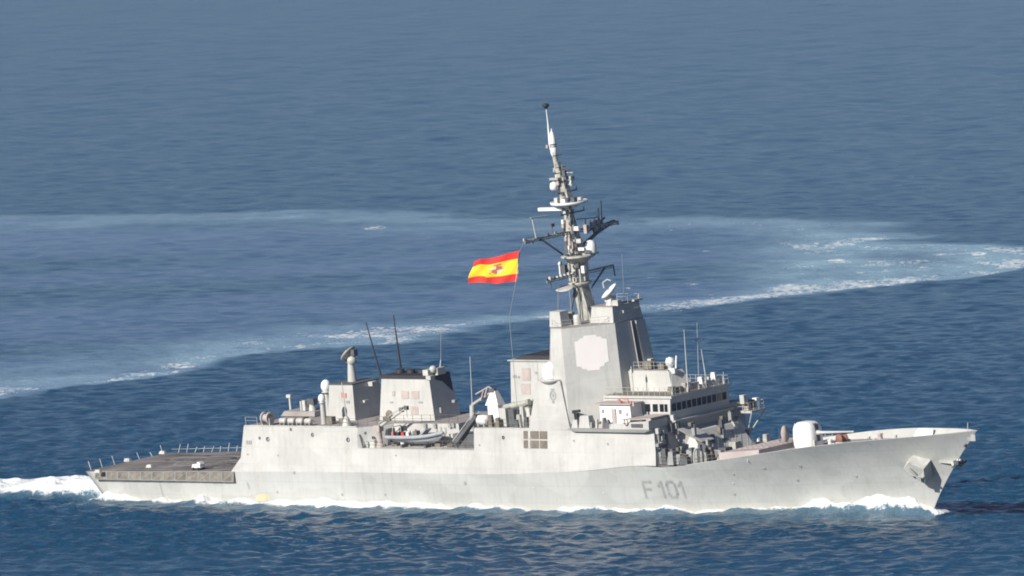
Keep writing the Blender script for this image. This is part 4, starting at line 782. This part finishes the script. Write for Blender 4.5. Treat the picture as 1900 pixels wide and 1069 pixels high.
# upper body
u0 = m2 + Vector((0, 0, .3)); u1 = P(1056, 402)
ub = MB(); seg(ub, u0, P(1063, 440), 1.7, 1.45); seg(ub, P(1063, 440), u1, 1.35, 1.0); ub.build('mast_body', MAST, mast)
for (px, py, yy, sx_, sy_, sz_, mt) in ((1062, 455, -1.0, .5, .4, .9, LOUV), (1075, 447, -.9, .8, .4, .5, TRIMP), (1052, 462, -.8, .5, .4, 1.0, DARKM), (1070, 424, -.7, .9, .4, .5, WHITE), (1088, 425, 0, .5, .5, 1.1, LOUV), (1083, 500, -.9, .5, .4, .9, WHITE), (1072, 492, -1.0, .5, .3, .7, DARKM), (1048, 500, -.6, .6, .6, 1.2, DARKM), (1040, 492, -.8, .3, .3, .9, TRIMP), (1056, 418, -.6, .6, .4, .7, LOUV), (1080, 462, -1.0, 1., .4, .35, WHITE)):
    MB().cbox(P(px, py, yy), sx_, sy_, sz_).build('mast_equipment', mt, mast)
def yard(p0_, p1_, xx, r, name='yard'):
    a, b = Vector(A(*p0_, x=xx)), Vector(A(*p1_, x=xx)); return MB().tube(a, b, r, n=6).tube(a + Vector((0, 0, -.28)), b + Vector((0, 0, -.28)), r * .5, n=5).build(name, MAST, mast), a, b
mx = P(1063, 432).x
yd, ya, ybb = yard((973, 448), (1146, 411), mx, .15)
MB().tube(ya + (ybb - ya) * .18 + Vector((0, 0, -.2)), P(1044, 472), .13).tube(ya + (ybb - ya) * .86 + Vector((0, 0, -.2)), P(1074, 462), .24).build('yard_brace', DARKM, yd)
for k in range(13):
    a_ = ya + (ybb - ya) * (k / 12); MB().tube(a_ + Vector((-.25, 0, .02)), a_ + Vector((.25, 0, .02)), .05).cbox(a_ + Vector((0, 0, random.choice([.2, -.25]))), .25, .25, random.uniform(.2, .5)).build('yard_fitting', random.choice([DARKM, TRIMP, LOUV]), yd)
w0 = Vector(A(995, 442, x=mx)); w1 = Vector(A(987, 404, x=mx)); MB().tube(w0, w1, .1).tube(w1 + Vector((0, -.3, 0)), Vector(A(1016, 400, x=mx)), .07).build('wire_aerial_post', TRIMP, yd)
r0 = Vector(A(1117, 416, x=mx)); 
MB().path([Vector(A(1070, 407, x=mx)), Vector(A(1105, 404, x=mx)), Vector(A(1112, 400, x=mx))], .09).build('upper_rail', TRIMP, yd)
for px, p0y, p1y, r in ((1112, 424, 386, .12), (1117, 412, 372, .06), (1088, 430, 407, .09), (1104, 430, 404, .08), (1097, 428, 408, .05)):
    MB().tube(A(px, p0y, x=mx), A(px - 2, p1y, x=mx), r, n=6).build('yard_aerial', TRIMP if r > .07 else DARKM, yd)
for px, py in ((1100, 416), (1108, 412), (1116, 420), (1104, 424)): MB().cbox(A(px, py, x=mx), .6, .6, .55).build('yard_fitting', MAST, yd)
c = Vector(A(1024, 418, x=mx)); MB().cbox(c, .5, .5, .4).tube(c, (c.x, c.y, A(1024, 434, x=mx)[2]), .05).build('yard_light', DARKM, yd)
fr_ = MB(); A_ = lambda px, py, yy=0: Vector(A(px, py, x=mx + yy))
for p0_, p1_ in (((1100, 424), (1140, 409)), ((1104, 436), (1140, 411)), ((1104, 436), (1100, 424)), ((1112, 430), (1118, 404)), ((1120, 424), (1110, 404)), ((1094, 428), (1122, 404))): fr_.tube(A_(*p0_), A_(*p1_), .13, n=6)
fr_.build('yard_frame', DARKM, yd)
for k in range(9):
    z_ = u0 + (u1 - u0) * (k / 9); MB().cbox(z_ + Vector((-.75 + .12 * (k % 3), -.75, 0)), .35, .3, .5).build('mast_equipment', (DARKM, LOUV, WHITE)[k % 3], mast); MB().cbox(z_ + Vector((.6, -.7, .3)), .4, .3, .35).build('mast_equipment', (LOUV, DARKM, TRIMP)[k % 3], mast)
ld_ = MB()
for dx in (-.18, .18): ld_.tube(base_ + Vector((dx - .6, -.95, 0)), P(1062, 420, -.9) + Vector((dx, 0, 0)), .05, n=5)
ld_.build('mast_ladder', DARKM, mast)
# lower yard
lx = m1.x; y2, ya2, yb2 = yard((1014, 521), (1138, 492), lx, .13)
MB().tube(yb2 + (ya2 - yb2) * .12, P(1096, 536), .12).tube(yb2, yb2 + Vector((.1, 0, -1.4)), .09).tube(ya2 + (yb2 - ya2) * .05, ya2 + (yb2 - ya2) * .07 + Vector((0, 0, -1.2)), .05).build('yard_brace', DARKM, y2)
for k in range(8):
    a_ = ya2 + (yb2 - ya2) * (k / 18); MB().cbox(a_ + Vector((0, 0, .15)), .35, .25, random.uniform(.2, .5)).build('yard_fitting', random.choice([DARKM, TRIMP]), y2)
MB().lathe(P(1048, 537, -1.6), [(.02, -.05), (1.0, .05), (1.2, .12), (1.0, .2), (.02, .22)], 14, (.1, -.2, 1)).build('floodlight_tray', TRIMP, y2)
for px, y_ in ((1038, -2.5), (1036, -2.7)): MB().tube(P(px, 532, y_), P(px - 2, 586, y_), .03, n=4).build('stay_wire', MARK, mast)
MB().tube(P(1038, 490, -1.), P(1040, 515, -1.), .12).ball(P(1038, 490, -1.), .2).build('mast_equipment', WHITE, mast)
# ring platform and radar
q0 = P(1056, 376); sg_ = MB(); seg(sg_, u1, q0, .95, .8); sg_.build('mast_body', MAST, mast)
MB().lathe((q0.x, 0, q0.z - .15), [(.5, -.7), (1.4, -.1), (2.35, .05), (2.4, .35), (2.2, .35), (1.9, .12), (.001, .12)], 24).build('ring_platform', WHITE, mast)
for a_, hh, mt in ((-2.4, .9, TRIMP), (-1.2, .7, WHITE), (-.4, .9, DARKM), (.5, .6, TRIMP), (2.5, .7, DARKM)): MB().cbox((q0.x + 1.5 * math.cos(a_), 1.5 * math.sin(a_), q0.z + .3), .55, .5, hh).build('ring_equipment', mt, mast)
rd = P(1022, 388, -1.2); MB().cbox(rd, 3.6, .5, .4, Matrix.Rotation(.15, 3, 'Z')).build('radar_bar', WHITE, mast); MB().tube(rd + Vector((1.2, .2, -.05)), q0 + Vector((0, 0, -.8)), .12).build('radar_arm', MAST, mast)
t0_ = P(1053, 366); t1_ = P(1033, 300); sg_ = MB(); seg(sg_, t0_, t1_, 1.05, .65); sg_.build('mast_body', MAST, mast)
MB().tube(t0_ + Vector((-.9, 0, 0)), t1_ + Vector((-.35, 0, .5)), .1).tube(t0_ + Vector((-.5, .7, 0)), t1_ + Vector((-.2, .2, .5)), .1).build('mast_strut', DARKM, mast)
for px, py, r, yy in ((1028, 345, .55, -.9), (1058, 340, .48, .8)):
    c = P(px, py, yy); MB().lathe((c.x, yy, c.z - r), [(r * .5, 0), (r, .15), (r, r * 1.1), (r * .8, r * 1.7), (.001, r * 2)], 14).build('radome', WHITE, mast); MB().tube(c + Vector((0, 0, -r + .05)), P(1046, 350, 0), .1).build('radome_arm', MAST, mast)
MB().cbox(P(1030, 332, -.9), 1.5, .6, .25).cbox(P(1061, 330, .8), .5, .5, .5).cbox(P(1058, 320, .8), 1.2, .3, .12).tube(P(1044, 312), P(1056, 318, .8), .06).build('upper_crosstree', MAST, mast)
s0 = P(1031, 300); s1 = P(1028, 282); MB().tube(s0, s1, .32, .3, 10).build('mast_body', MAST, mast)
MB().lathe((s1.x, 0, s1.z - .15), [(.3, -.4), (.45, 0), (.45, .7), (.3, 1.0), (.3, 1.25)], 14).build('aerial_drum', WHITE, mast)
s2 = P(1027, 273); MB().lathe((s2.x, 0, s2.z), [(.46, 0), (.46, .12), (.3, .13), (.3, .3), (.46, .31), (.46, .42), (.001, .43)], 14).build('aerial_collar', DARKM, mast)
MB().lathe((s2.x - .05, 0, s2.z + .43), [(.46, 0), (.44, .8), (.22, 1.4), (.08, 1.6), (.06, 1.9)], 14).build('aerial_cone', WHITE, mast)
pa, pb, pcn = P(1020, 268), P(1017, 232), P(1013, 199)
MB().tube(P(1022, 278), pa, .12).tube(pa, pb, .14, .11).tube(pb, pcn, .09, .05).build('pole_mast', WHITE, mast)
MB().cbox(P(1016, 272), .3, .3, .4).build('mast_light', LOUV, mast)
MB().lathe(P(1013, 201), [(.1, -.1), (.42, .25), (.45, .5), (.2, .6), (.001, .6)], 12).build('masthead_unit', BLACK, mast)
MB().tube(P(1158, 560, 2), P(1154, 470, 2), .03, n=4).build('stay_wire', MARK, mast)
for px, py in ((1036, 345), (1045, 360), (1050, 330)): MB().cbox(P(px, py, -.4), .4, .4, .4).build('mast_equipment', DARKM, mast)

rm = random.Random(5)
for k in range(34):                              # small boxes, lamps and stub aerials up the mast
    f = k / 34; py = 500 - f * 190; px = 1075 - f * 38 + (-1) ** k * rm.uniform(3, 9); c = P(px, py, rm.uniform(-1.1, .2)); z = rm.uniform(.25, .8)
    e = MB().cbox(c, rm.uniform(.2, .5), rm.uniform(.2, .4), z)
    if k % 3 == 0: e.tube(c, c + Vector((0, 0, rm.uniform(1., 2.))), .045, n=5)
    e.build('mast_equipment', (DARKM, LOUV, MAST, TRIMP)[k % 4], mast)
for py, l, r_ in ((320, 1.3, .06), (310, .9, .05), (288, .8, .05), (356, 1.8, .08), (395, 2.2, .09), (470, 2.2, .1)):
    c = P(1012 + (py - 200) * .255, py); MB().tube(c + Vector((0, -l, 0)), c + Vector((0, l, 0)), r_, n=5).tube(c + Vector((0, -l, -.1)), c + Vector((0, -l, .5)), r_ * .8, n=5).tube(c + Vector((0, l, -.1)), c + Vector((0, l, .5)), r_ * .8, n=5).build('crosstree', DARKM, mast)
# ------------------------------------------------------------------ flag on its halyard
fm_red, t, b = newmat('flag_red'); b.inputs['Base Color'].default_value = (.62, .025, .015, 1); b.inputs['Roughness'].default_value = .8
fm_yel, t, b = newmat('flag_yellow'); b.inputs['Base Color'].default_value = (.80, .55, .015, 1); b.inputs['Roughness'].default_value = .8
fm_arm, t, b = newmat('flag_arms'); b.inputs['Base Color'].default_value = (.45, .16, .07, 1); b.inputs['Roughness'].default_value = .8
fm_wht, t, b = newmat('flag_arms_pale'); b.inputs['Base Color'].default_value = (.75, .55, .42, 1); b.inputs['Roughness'].default_value = .8
fyl = -8.3
c00, c10, c11, c01 = P(957, 523, fyl), P(874, 527, fyl), P(872, 487, fyl), P(965, 465, fyl)   # hoist bottom, fly bottom, fly top, hoist top
NX, NY = 72, 48; fv = []; ff_ = []; fmi = []
for j in range(NY + 1):
    for i in range(NX + 1):
        u, v = i / NX, j / NY
        p_ = (c00 * (1 - u) + c10 * u) * (1 - v) + (c01 * (1 - u) + c11 * u) * v
        amp = .14 + .5 * u
        p_ = p_ + Vector((.12 * math.sin(5 * u + 2 * v) * u, amp * math.sin(9.5 * u - 1.9 * v + .8) + .16 * math.sin(15 * u + 6 * v), .16 * u * math.sin(7.5 * u + 1.5) + .06 * math.sin(14 * u + 4 * v) * u))
        fv.append(p_)
for j in range(NY):
    for i in range(NX):
        n0 = j * (NX + 1) + i; ff_.append((n0, n0 + 1, n0 + NX + 2, n0 + NX + 1))
        u, v = (i + .5) / NX, (j + .5) / NY; mi_ = 0
        if .25 < v < .75:
            mi_ = 1; X, Y = (u - .42) * 1.6 / 1.0, (v - .5)
            if (X / .13) ** 2 + ((Y + .01) / .15) ** 2 < 1: mi_ = 3 if ((X > 0) == (Y > 0)) and abs(X) > .012 and abs(Y) > .012 else 2
            if abs(X) < .09 and .14 < Y < .215: mi_ = 2
            if .155 < abs(X) < .19 and -.13 < Y < .13: mi_ = 3 if abs(Y) < .1 and int((Y + 1) * 30) % 3 else 2
        fmi.append(mi_)
fb = MB(); fb.add(fv, ff_, True)
hb0 = P(973, 449, fyl); fo_ = thing('flag', c01, 'red and yellow striped ensign with a small crest, streaming aft below the main yard', 'flag')
fb.build('flag_cloth', None, fo_, c01, mats=[fm_red, fm_yel, fm_arm, fm_wht], mi=fmi)
MB().tube(c00, c01, .05, n=6).build('hoist_rope', TRIMP, fo_, c01)
MB().path([ya, c01], .04, 4).path([c00, P(945, 590, fyl), (76, -8.0, 12.)], .03, 4).build('halyard', MARK, mast)

# ------------------------------------------------------------------ sea air
hz = MB(); HB = (-14500, 14500, -6500, 30500, -6, 150)
me = bpy.data.meshes.new('haze'); bm = bmesh.new(); bmesh.ops.create_cube(bm, size=1)
for vv in bm.verts: vv.co = Vector((HB[0] if vv.co.x < 0 else HB[1], HB[2] if vv.co.y < 0 else HB[3], HB[4] if vv.co.z < 0 else HB[5]))
bm.to_mesh(me); bm.free(); hzo = bpy.data.objects.new('haze', me); COL.objects.link(hzo); hzo['kind'] = 'stuff'; hzo['label'] = 'thin bluish sea haze'
mt = bpy.data.materials.new('sea_haze'); mt.use_nodes = True; t = mt.node_tree; t.nodes.clear()
pv = t.nodes.new('ShaderNodeVolumePrincipled'); pv.inputs['Color'].default_value = (.60, .655, 1, 1); pv.inputs['Density'].default_value = HAZE; pv.inputs['Anisotropy'].default_value = 0.0
om = t.nodes.new('ShaderNodeOutputMaterial'); t.links.new(pv.outputs[0], om.inputs['Volume']); me.materials.append(mt)

# ------------------------------------------------------------------ sea
rng = np.random.default_rng(11)
def axis(segs):
    out = [segs[0][0]]
    for a, b, s0_, s1_ in segs:
        x = a
        while x < b - 1e-6:
            k = (x - a) / (b - a); x = min(b, x + s0_ + (s1_ - s0_) * k); out.append(x)
    return np.array(out)
X = axis([(-14000, -2500, 2500, 900), (-2500, -420, 700, 30), (-420, -210, 20, 1.5), (-210, -82, 1.1, .6), (-82, 72, .45, .45), (72, 210, .6, 1.1), (210, 420, 1.5, 20), (420, 2500, 30, 700), (2500, 14000, 900, 2500)])
Y = axis([(-6000, -1200, 1200, 300), (-1200, -300, 100, 12), (-300, -75, 1.2, .6), (-75, 75, .42, .42), (75, 700, .6, 1.7), (700, 3600, 1.7, 4.2), (3600, 5000, 8, 200), (5000, 30000, 400, 4000)])
gx, gy = np.meshgrid(X, Y, indexing='xy')
dxs = np.gradient(X); dys = np.gradient(Y); res = np.maximum(dxs[None, :], dys[:, None])
hgt = np.zeros_like(gx); ox = np.zeros_like(gx); oy = np.zeros_like(gx)
windd = R(70)
for k in range(110):
    lam = 1.4 * (15 / 1.4) ** (rng.random() ** 1.1); kk = 2 * math.pi / lam; th = windd + rng.normal(0, .75)
    amp = .0125 * lam ** .8 * (1 if lam < 3.6 else (3.6 / lam) ** 1.15) * .66; ph = rng.random() * 6.283
    fade = np.clip(lam / (2.3 * res) - .7, 0, 1)
    arg = kk * (gx * math.cos(th) + gy * math.sin(th)) + ph
    s_, c_ = np.sin(arg), np.cos(arg); hgt += amp * s_ * fade; ox += amp * .8 * math.cos(th) * c_ * fade; oy += amp * .8 * math.sin(th) * c_ * fade
def vnoise(x, y, sc_, seed=0):                    # smooth value noise
    r_ = np.random.default_rng(seed); T = r_.random((256, 256)); x = x / sc_; y = y / sc_; xi = np.floor(x).astype(int); yi = np.floor(y).astype(int); fx = x - xi; fy_ = y - yi
    fx = fx * fx * (3 - 2 * fx); fy_ = fy_ * fy_ * (3 - 2 * fy_); g = lambda a, b: T[a % 256, b % 256]
    return (g(xi, yi) * (1 - fx) + g(xi + 1, yi) * fx) * (1 - fy_) + (g(xi, yi + 1) * (1 - fx) + g(xi + 1, yi + 1) * fx) * fy_
def fbm(x, y, sc_, n=4, seed=0): return sum(vnoise(x + 31.7 * i, y - 17.3 * i, sc_ / 2 ** i, seed + i) * .5 ** i for i in range(n)) / sum(.5 ** i for i in range(n))
def sst(a, b, x): t = np.clip((x - a) / (b - a), 0, 1); return t * t * (3 - 2 * t)
foam = np.zeros_like(gx); slick = np.zeros_like(gx); aer = np.zeros_like(gx)
# -- the old turning wake: boundary curves on the sea, as distance against bearing from the lookout
def curve(pts):
    w_ = np.array([sea_at(*p) for p in pts]); a = (w_[:, 0] - CL[0]) / (w_[:, 1] - CL[1]); o = np.argsort(a); return a[o], w_[o, 1]
brg = (gx - CL[0]) / np.maximum(gy - CL[1], 50)
def cy(pts): a, y = curve(pts); return np.interp(brg, a, y)
Yfar = cy([(-150, 400), (0, 402), (200, 403), (560, 395), (700, 397), (1000, 401), (1300, 401), (1540, 411), (1700, 424), (1830, 438), (1900, 446), (2000, 460), (2060, 475)])
Ynear = cy([(-150, 770), (0, 745), (100, 725), (300, 690), (420, 664), (650, 642), (1000, 606), (1180, 590), (1400, 559), (1600, 541), (1800, 519), (1900, 497), (2000, 486), (2060, 475)])
Yin = cy([(-150, 660), (0, 650), (300, 625), (500, 604), (800, 590), (1000, 572), (1180, 552), (1400, 530), (1600, 480), (1800, 470), (1900, 468), (2060, 470)])
wob = (fbm(gx, gy, 60, 3, 5) - .5)
Yn, Yf, Yi = Ynear + wob * 60, Yfar + wob * 160, Yin + wob * 120
inside = sst(-6, 14, gy - Yn) * (1 - sst(-60, 10, gy - Yf)) * (gy > 120)
band = sst(-5, 16, gy - Yn) * (1 - sst(0, 1, (gy - Yn) / np.maximum(Yi - Yn, 60))) * (gy > 120)
fw = np.maximum(Yf - gy, 0); farband = np.exp(-(fw / 75) ** 2) * inside
rightpool = sst(.0115, .019, brg) * inside
patch = fbm(gx * .35, gy, 45, 4, 21)
streak = fbm(gx, gy * .5, 16, 3, 41)
slick = np.clip(inside * (1.5 * patch - .3) * (1 - .6 * rightpool), 0, 1)
edge = np.exp(-((gy - Yn - 16) / 22) ** 2) * inside
aer = np.clip(band * (.35 + 1.5 * streak) + farband * (.25 + 1.0 * streak) + rightpool * (.15 + .9 * streak) + .06 * inside, 0, 1)
churn = .35 + 1.3 * fbm(gx * .7, gy * .22, 9, 4, 55)
aer = np.clip(aer * churn, 0, 1)
foam = np.clip(edge * (.12 + .32 * sst(-.004, .012, brg) + .42 * sst(.4, .7, streak)) * sst(.28, .62, patch) + band * .55 * sst(.42, .66, fbm(gx * .6, gy * .25, 7, 4, 63)) * sst(.2, .55, patch) + rightpool * (.17 + .33 * sst(.42, .68, fbm(gx, gy * .3, 3.6, 4, 61))) + farband * .55 * sst(.45, .66, fbm(gx * .5, gy * .2, 6, 4, 67)), 0, .62)
# two breaking crests on the right of the loop
for px, py, rx_, ry_ in ((1660, 497, 5.5, 26), (1690, 493, 3, 18), (1875, 491, 4, 22), (1240, 577, 5, 10), (700, 424, 2.6, 12), (1400, 545, 4, 14), (1560, 487, 2, 7)):
    w_ = sea_at(px, py); g_ = np.exp(-((gx - w_[0] + 3 * (streak - .5)) / rx_ / 1.5) ** 2 - ((gy - w_[1] + 40 * (patch - .5)) / ry_ / 1.5) ** 2); foam = np.maximum(foam, .78 * g_ * (.35 + .9 * streak)); hgt += .15 * g_
for k in range(15):                               # scattered small crests breaking in the disturbed water
    px, py = rng.uniform(1150, 1900), rng.uniform(425, 560); w_ = sea_at(px, py); g_ = np.exp(-((gx - w_[0]) / rng.uniform(.8, 2.2)) ** 2 - ((gy - w_[1]) / rng.uniform(3, 8)) ** 2); foam = np.maximum(foam, .62 * g_ * inside)
calm = 1 - .45 * slick
hgt *= calm; ox *= calm; oy *= calm
# -- water about the ship
cp, sp = math.cos(PSI), math.sin(PSI)
u = gx * cp - gy * sp + 75; v = gx * sp + gy * cp
ut = np.linspace(-60, 150, 421)
bwl = np.array([BW(min(max(x / 137.2, 0), 1) * 145) if 1.2 < x < 137.2 else 0 for x in ut]); bu = np.interp(u, ut, bwl)
near = (np.abs(u - 75) < 190) & (np.abs(v) < 90)
nz = fbm(gx, gy, 3.2, 4, 77); nz2 = fbm(u, v, 9, 3, 91)
dst = np.abs(v) - bu                              # outboard distance from the waterline
inl = (u > 0) & (u < 138.5)
# hull wave system: crest at the bow, hollow, smaller crest amidships
crest = np.interp(u, [70, 95, 112, 122, 131, 136, 138.5, 141, 146], [.25, .25, .6, 1.2, 1.55, 1.15, .4, .1, 0])
hull_wave = crest * np.exp(-(np.maximum(dst, 0) / np.interp(u, [90, 120, 138], [5, 3.2, 1.5])) ** 2) * near
out = np.maximum(dst - np.interp(u, [40, 138], [14, 1]), 0) 
shoulder = .55 * np.exp(-((dst - np.interp(u, [20, 60, 125, 140], [22, 15, 4.5, 1.5])) / 3.2) ** 2) * sst(20, 60, u) * (1 - sst(132, 141, u)) * near
hgt += hull_wave + shoulder
fcr = np.interp(u, [108, 116, 122, 130, 135.6, 137.2, 138.5], [.55, .95, 1.1, 1.1, .9, .15, 0]) * np.exp(-(np.maximum(dst, 0) / np.interp(u, [105, 120, 132, 139], [1.6, 3.0, 3.2, 1.4])) ** 2)
fside = inl * np.exp(-(np.maximum(dst, 0) / (.8 + 3.4 * nz2 * np.interp(u, [0, 20, 70, 110], [1.2, 1.5, 1.1, .5]))) ** 2) * (.85 + .5 * nz2)
foam = np.maximum(foam, np.clip((fcr * (.45 + .95 * nz)) * near, 0, 1)); foam = np.maximum(foam, np.clip(fside * near, 0, 1))
lace = sst(.42, .62, nz2) * np.exp(-(np.maximum(dst, 0) / 7) ** 2) * inl * np.interp(u, [0, 30, 90, 125, 138], [.5, .5, .35, .4, .4]) * near
foam = np.maximum(foam, lace * .75)
hgt += (fcr * .8 + fside * .75) * (nz - .25) * 1.5 * near
# stern wash: a boiling white hump trailing aft
wash = np.exp(-(np.abs(v) / np.interp(-u, [-3, 10, 60, 200], [7.0, 7.5, 9, 14])) ** 4) * sst(-3.6, .8, -u)
wh_ = np.interp(-u, [-3, -1, 4, 14, 30, 60, 150], [.4, 1.3, 2.1, 2.1, 1.4, .7, .1])
hgt += wash * wh_ * (.62 + .85 * (fbm(gx, gy, 5, 4, 13))) * 1.0
foam = np.maximum(foam, np.clip(wash * (np.interp(-u, [0, 30, 90, 260], [1.3, 1.1, .6, .2]) + .5 * (nz - .5)), 0, 1))
aer = np.maximum(aer, np.clip(np.exp(-(np.maximum(dst, 0) / 9) ** 2) * inl * near * .2 + wash * .6, 0, 1))
Zs = hgt
nyy, nxx = gx.shape
vco = np.stack([gx + ox, gy + oy, Zs], -1).reshape(-1, 3).astype(np.float32)
ii = (np.arange(nyy - 1)[:, None] * nxx + np.arange(nxx - 1)[None, :]).ravel()
quads = np.stack([ii, ii + 1, ii + nxx + 1, ii + nxx], -1).astype(np.int32)
me = bpy.data.meshes.new('sea'); me.vertices.add(len(vco)); me.vertices.foreach_set('co', vco.ravel())
me.loops.add(quads.size); me.loops.foreach_set('vertex_index', quads.ravel()); me.polygons.add(len(quads))
me.polygons.foreach_set('loop_start', np.arange(0, quads.size, 4, dtype=np.int32)); me.polygons.foreach_set('use_smooth', np.ones(len(quads), bool))
me.update(calc_edges=True)
for nm, arr in (('foam', foam), ('slick', slick), ('aerated', aer)):
    at_ = me.attributes.new(nm, 'FLOAT', 'POINT'); at_.data.foreach_set('value', arr.ravel().astype(np.float32))
sea = bpy.data.objects.new('sea', me); COL.objects.link(sea); sea['kind'] = 'structure'; sea['label'] = 'rippled blue open sea with a curving pale wake'
mt, t, b = newmat('sea_water'); me.materials.append(mt)
tc = nd(t, 'ShaderNodeNewGeometry')
def wn(sx, sy, detail, rough=.6):
    mp = nd(t, 'ShaderNodeMapping'); mp.inputs['Scale'].default_value = (sx, sy, sx); n = nd(t, 'ShaderNodeTexNoise'); n.inputs['Scale'].default_value = 1; n.inputs['Detail'].default_value = detail; n.inputs['Roughness'].default_value = rough
    t.links.new(tc.outputs['Position'], mp.inputs[0]); t.links.new(mp.outputs[0], n.inputs['Vector']); return n.outputs['Fac']
def attr(nm): a = nd(t, 'ShaderNodeAttribute', attribute_name=nm); return a.outputs['Fac']
def mth(op, a, c, clamp=False):
    m_ = nd(t, 'ShaderNodeMath', operation=op); m_.use_clamp = clamp
    for i, q in enumerate((a, c)):
        if isinstance(q, (int, float)): m_.inputs[i].default_value = q
        else: t.links.new(q, m_.inputs[i])
    return m_.outputs[0]
FA, SL, AE = attr('foam'), attr('slick'), attr('aerated')
fn = mth('ADD', mth('MULTIPLY', wn(.9, .3, 6, .68), .5), mth('ADD', mth('MULTIPLY', wn(3.5, 1.6, 3), .22), mth('MULTIPLY', wn(.16, .07, 3), .28)))
fmask = mth('MULTIPLY', mth('SUBTRACT', mth('ADD', FA, mth('MULTIPLY', mth('SUBTRACT', fn, .5), 2.1)), .52), 4.0, True)
fmask = mth('MULTIPLY', fmask, mth('MULTIPLY', FA, 8.0, True))
bc = nd(t, 'ShaderNodeMix', data_type='RGBA'); bc.inputs[6].default_value = (.004, .050, .104, 1); bc.inputs[7].default_value = (.33, .50, .57, 1); t.links.new(mth('MULTIPLY', AE, mth('ADD', .45, mth('MULTIPLY', wn(.35, .12, 5, .65), 1.1)), True), bc.inputs[0])
bc1 = nd(t, 'ShaderNodeMix', data_type='RGBA'); bc1.inputs[7].default_value = (.10, .15, .30, 1); t.links.new(mth('MULTIPLY', SL, .7), bc1.inputs[0]); t.links.new(bc.outputs[2], bc1.inputs[6])  # violet-blue tint puts the brighter sky reflection of smooth water into the colour
bc2 = nd(t, 'ShaderNodeMix', data_type='RGBA'); bc2.inputs[7].default_value = (.80, .82, .82, 1); t.links.new(fmask, bc2.inputs[0]); t.links.new(bc1.outputs[2], bc2.inputs[6])
t.links.new(bc2.outputs[2], b.inputs['Base Color'])
b.inputs['IOR'].default_value = 1.33
t.links.new(mth('ADD', mth('MULTIPLY', fmask, .6), .16), b.inputs['Roughness'])
bp = nd(t, 'ShaderNodeBump'); bp.inputs['Distance'].default_value = .6; t.links.new(mth('SUBTRACT', .85, mth('MULTIPLY', SL, .35)), bp.inputs['Strength'])
hsum = mth('ADD', mth('MULTIPLY', wn(.8, .6, 4, .65), .7), mth('MULTIPLY', wn(2.6, 2.2, 3), .3)); t.links.new(hsum, bp.inputs['Height']); t.links.new(bp.outputs[0], b.inputs['Normal'])
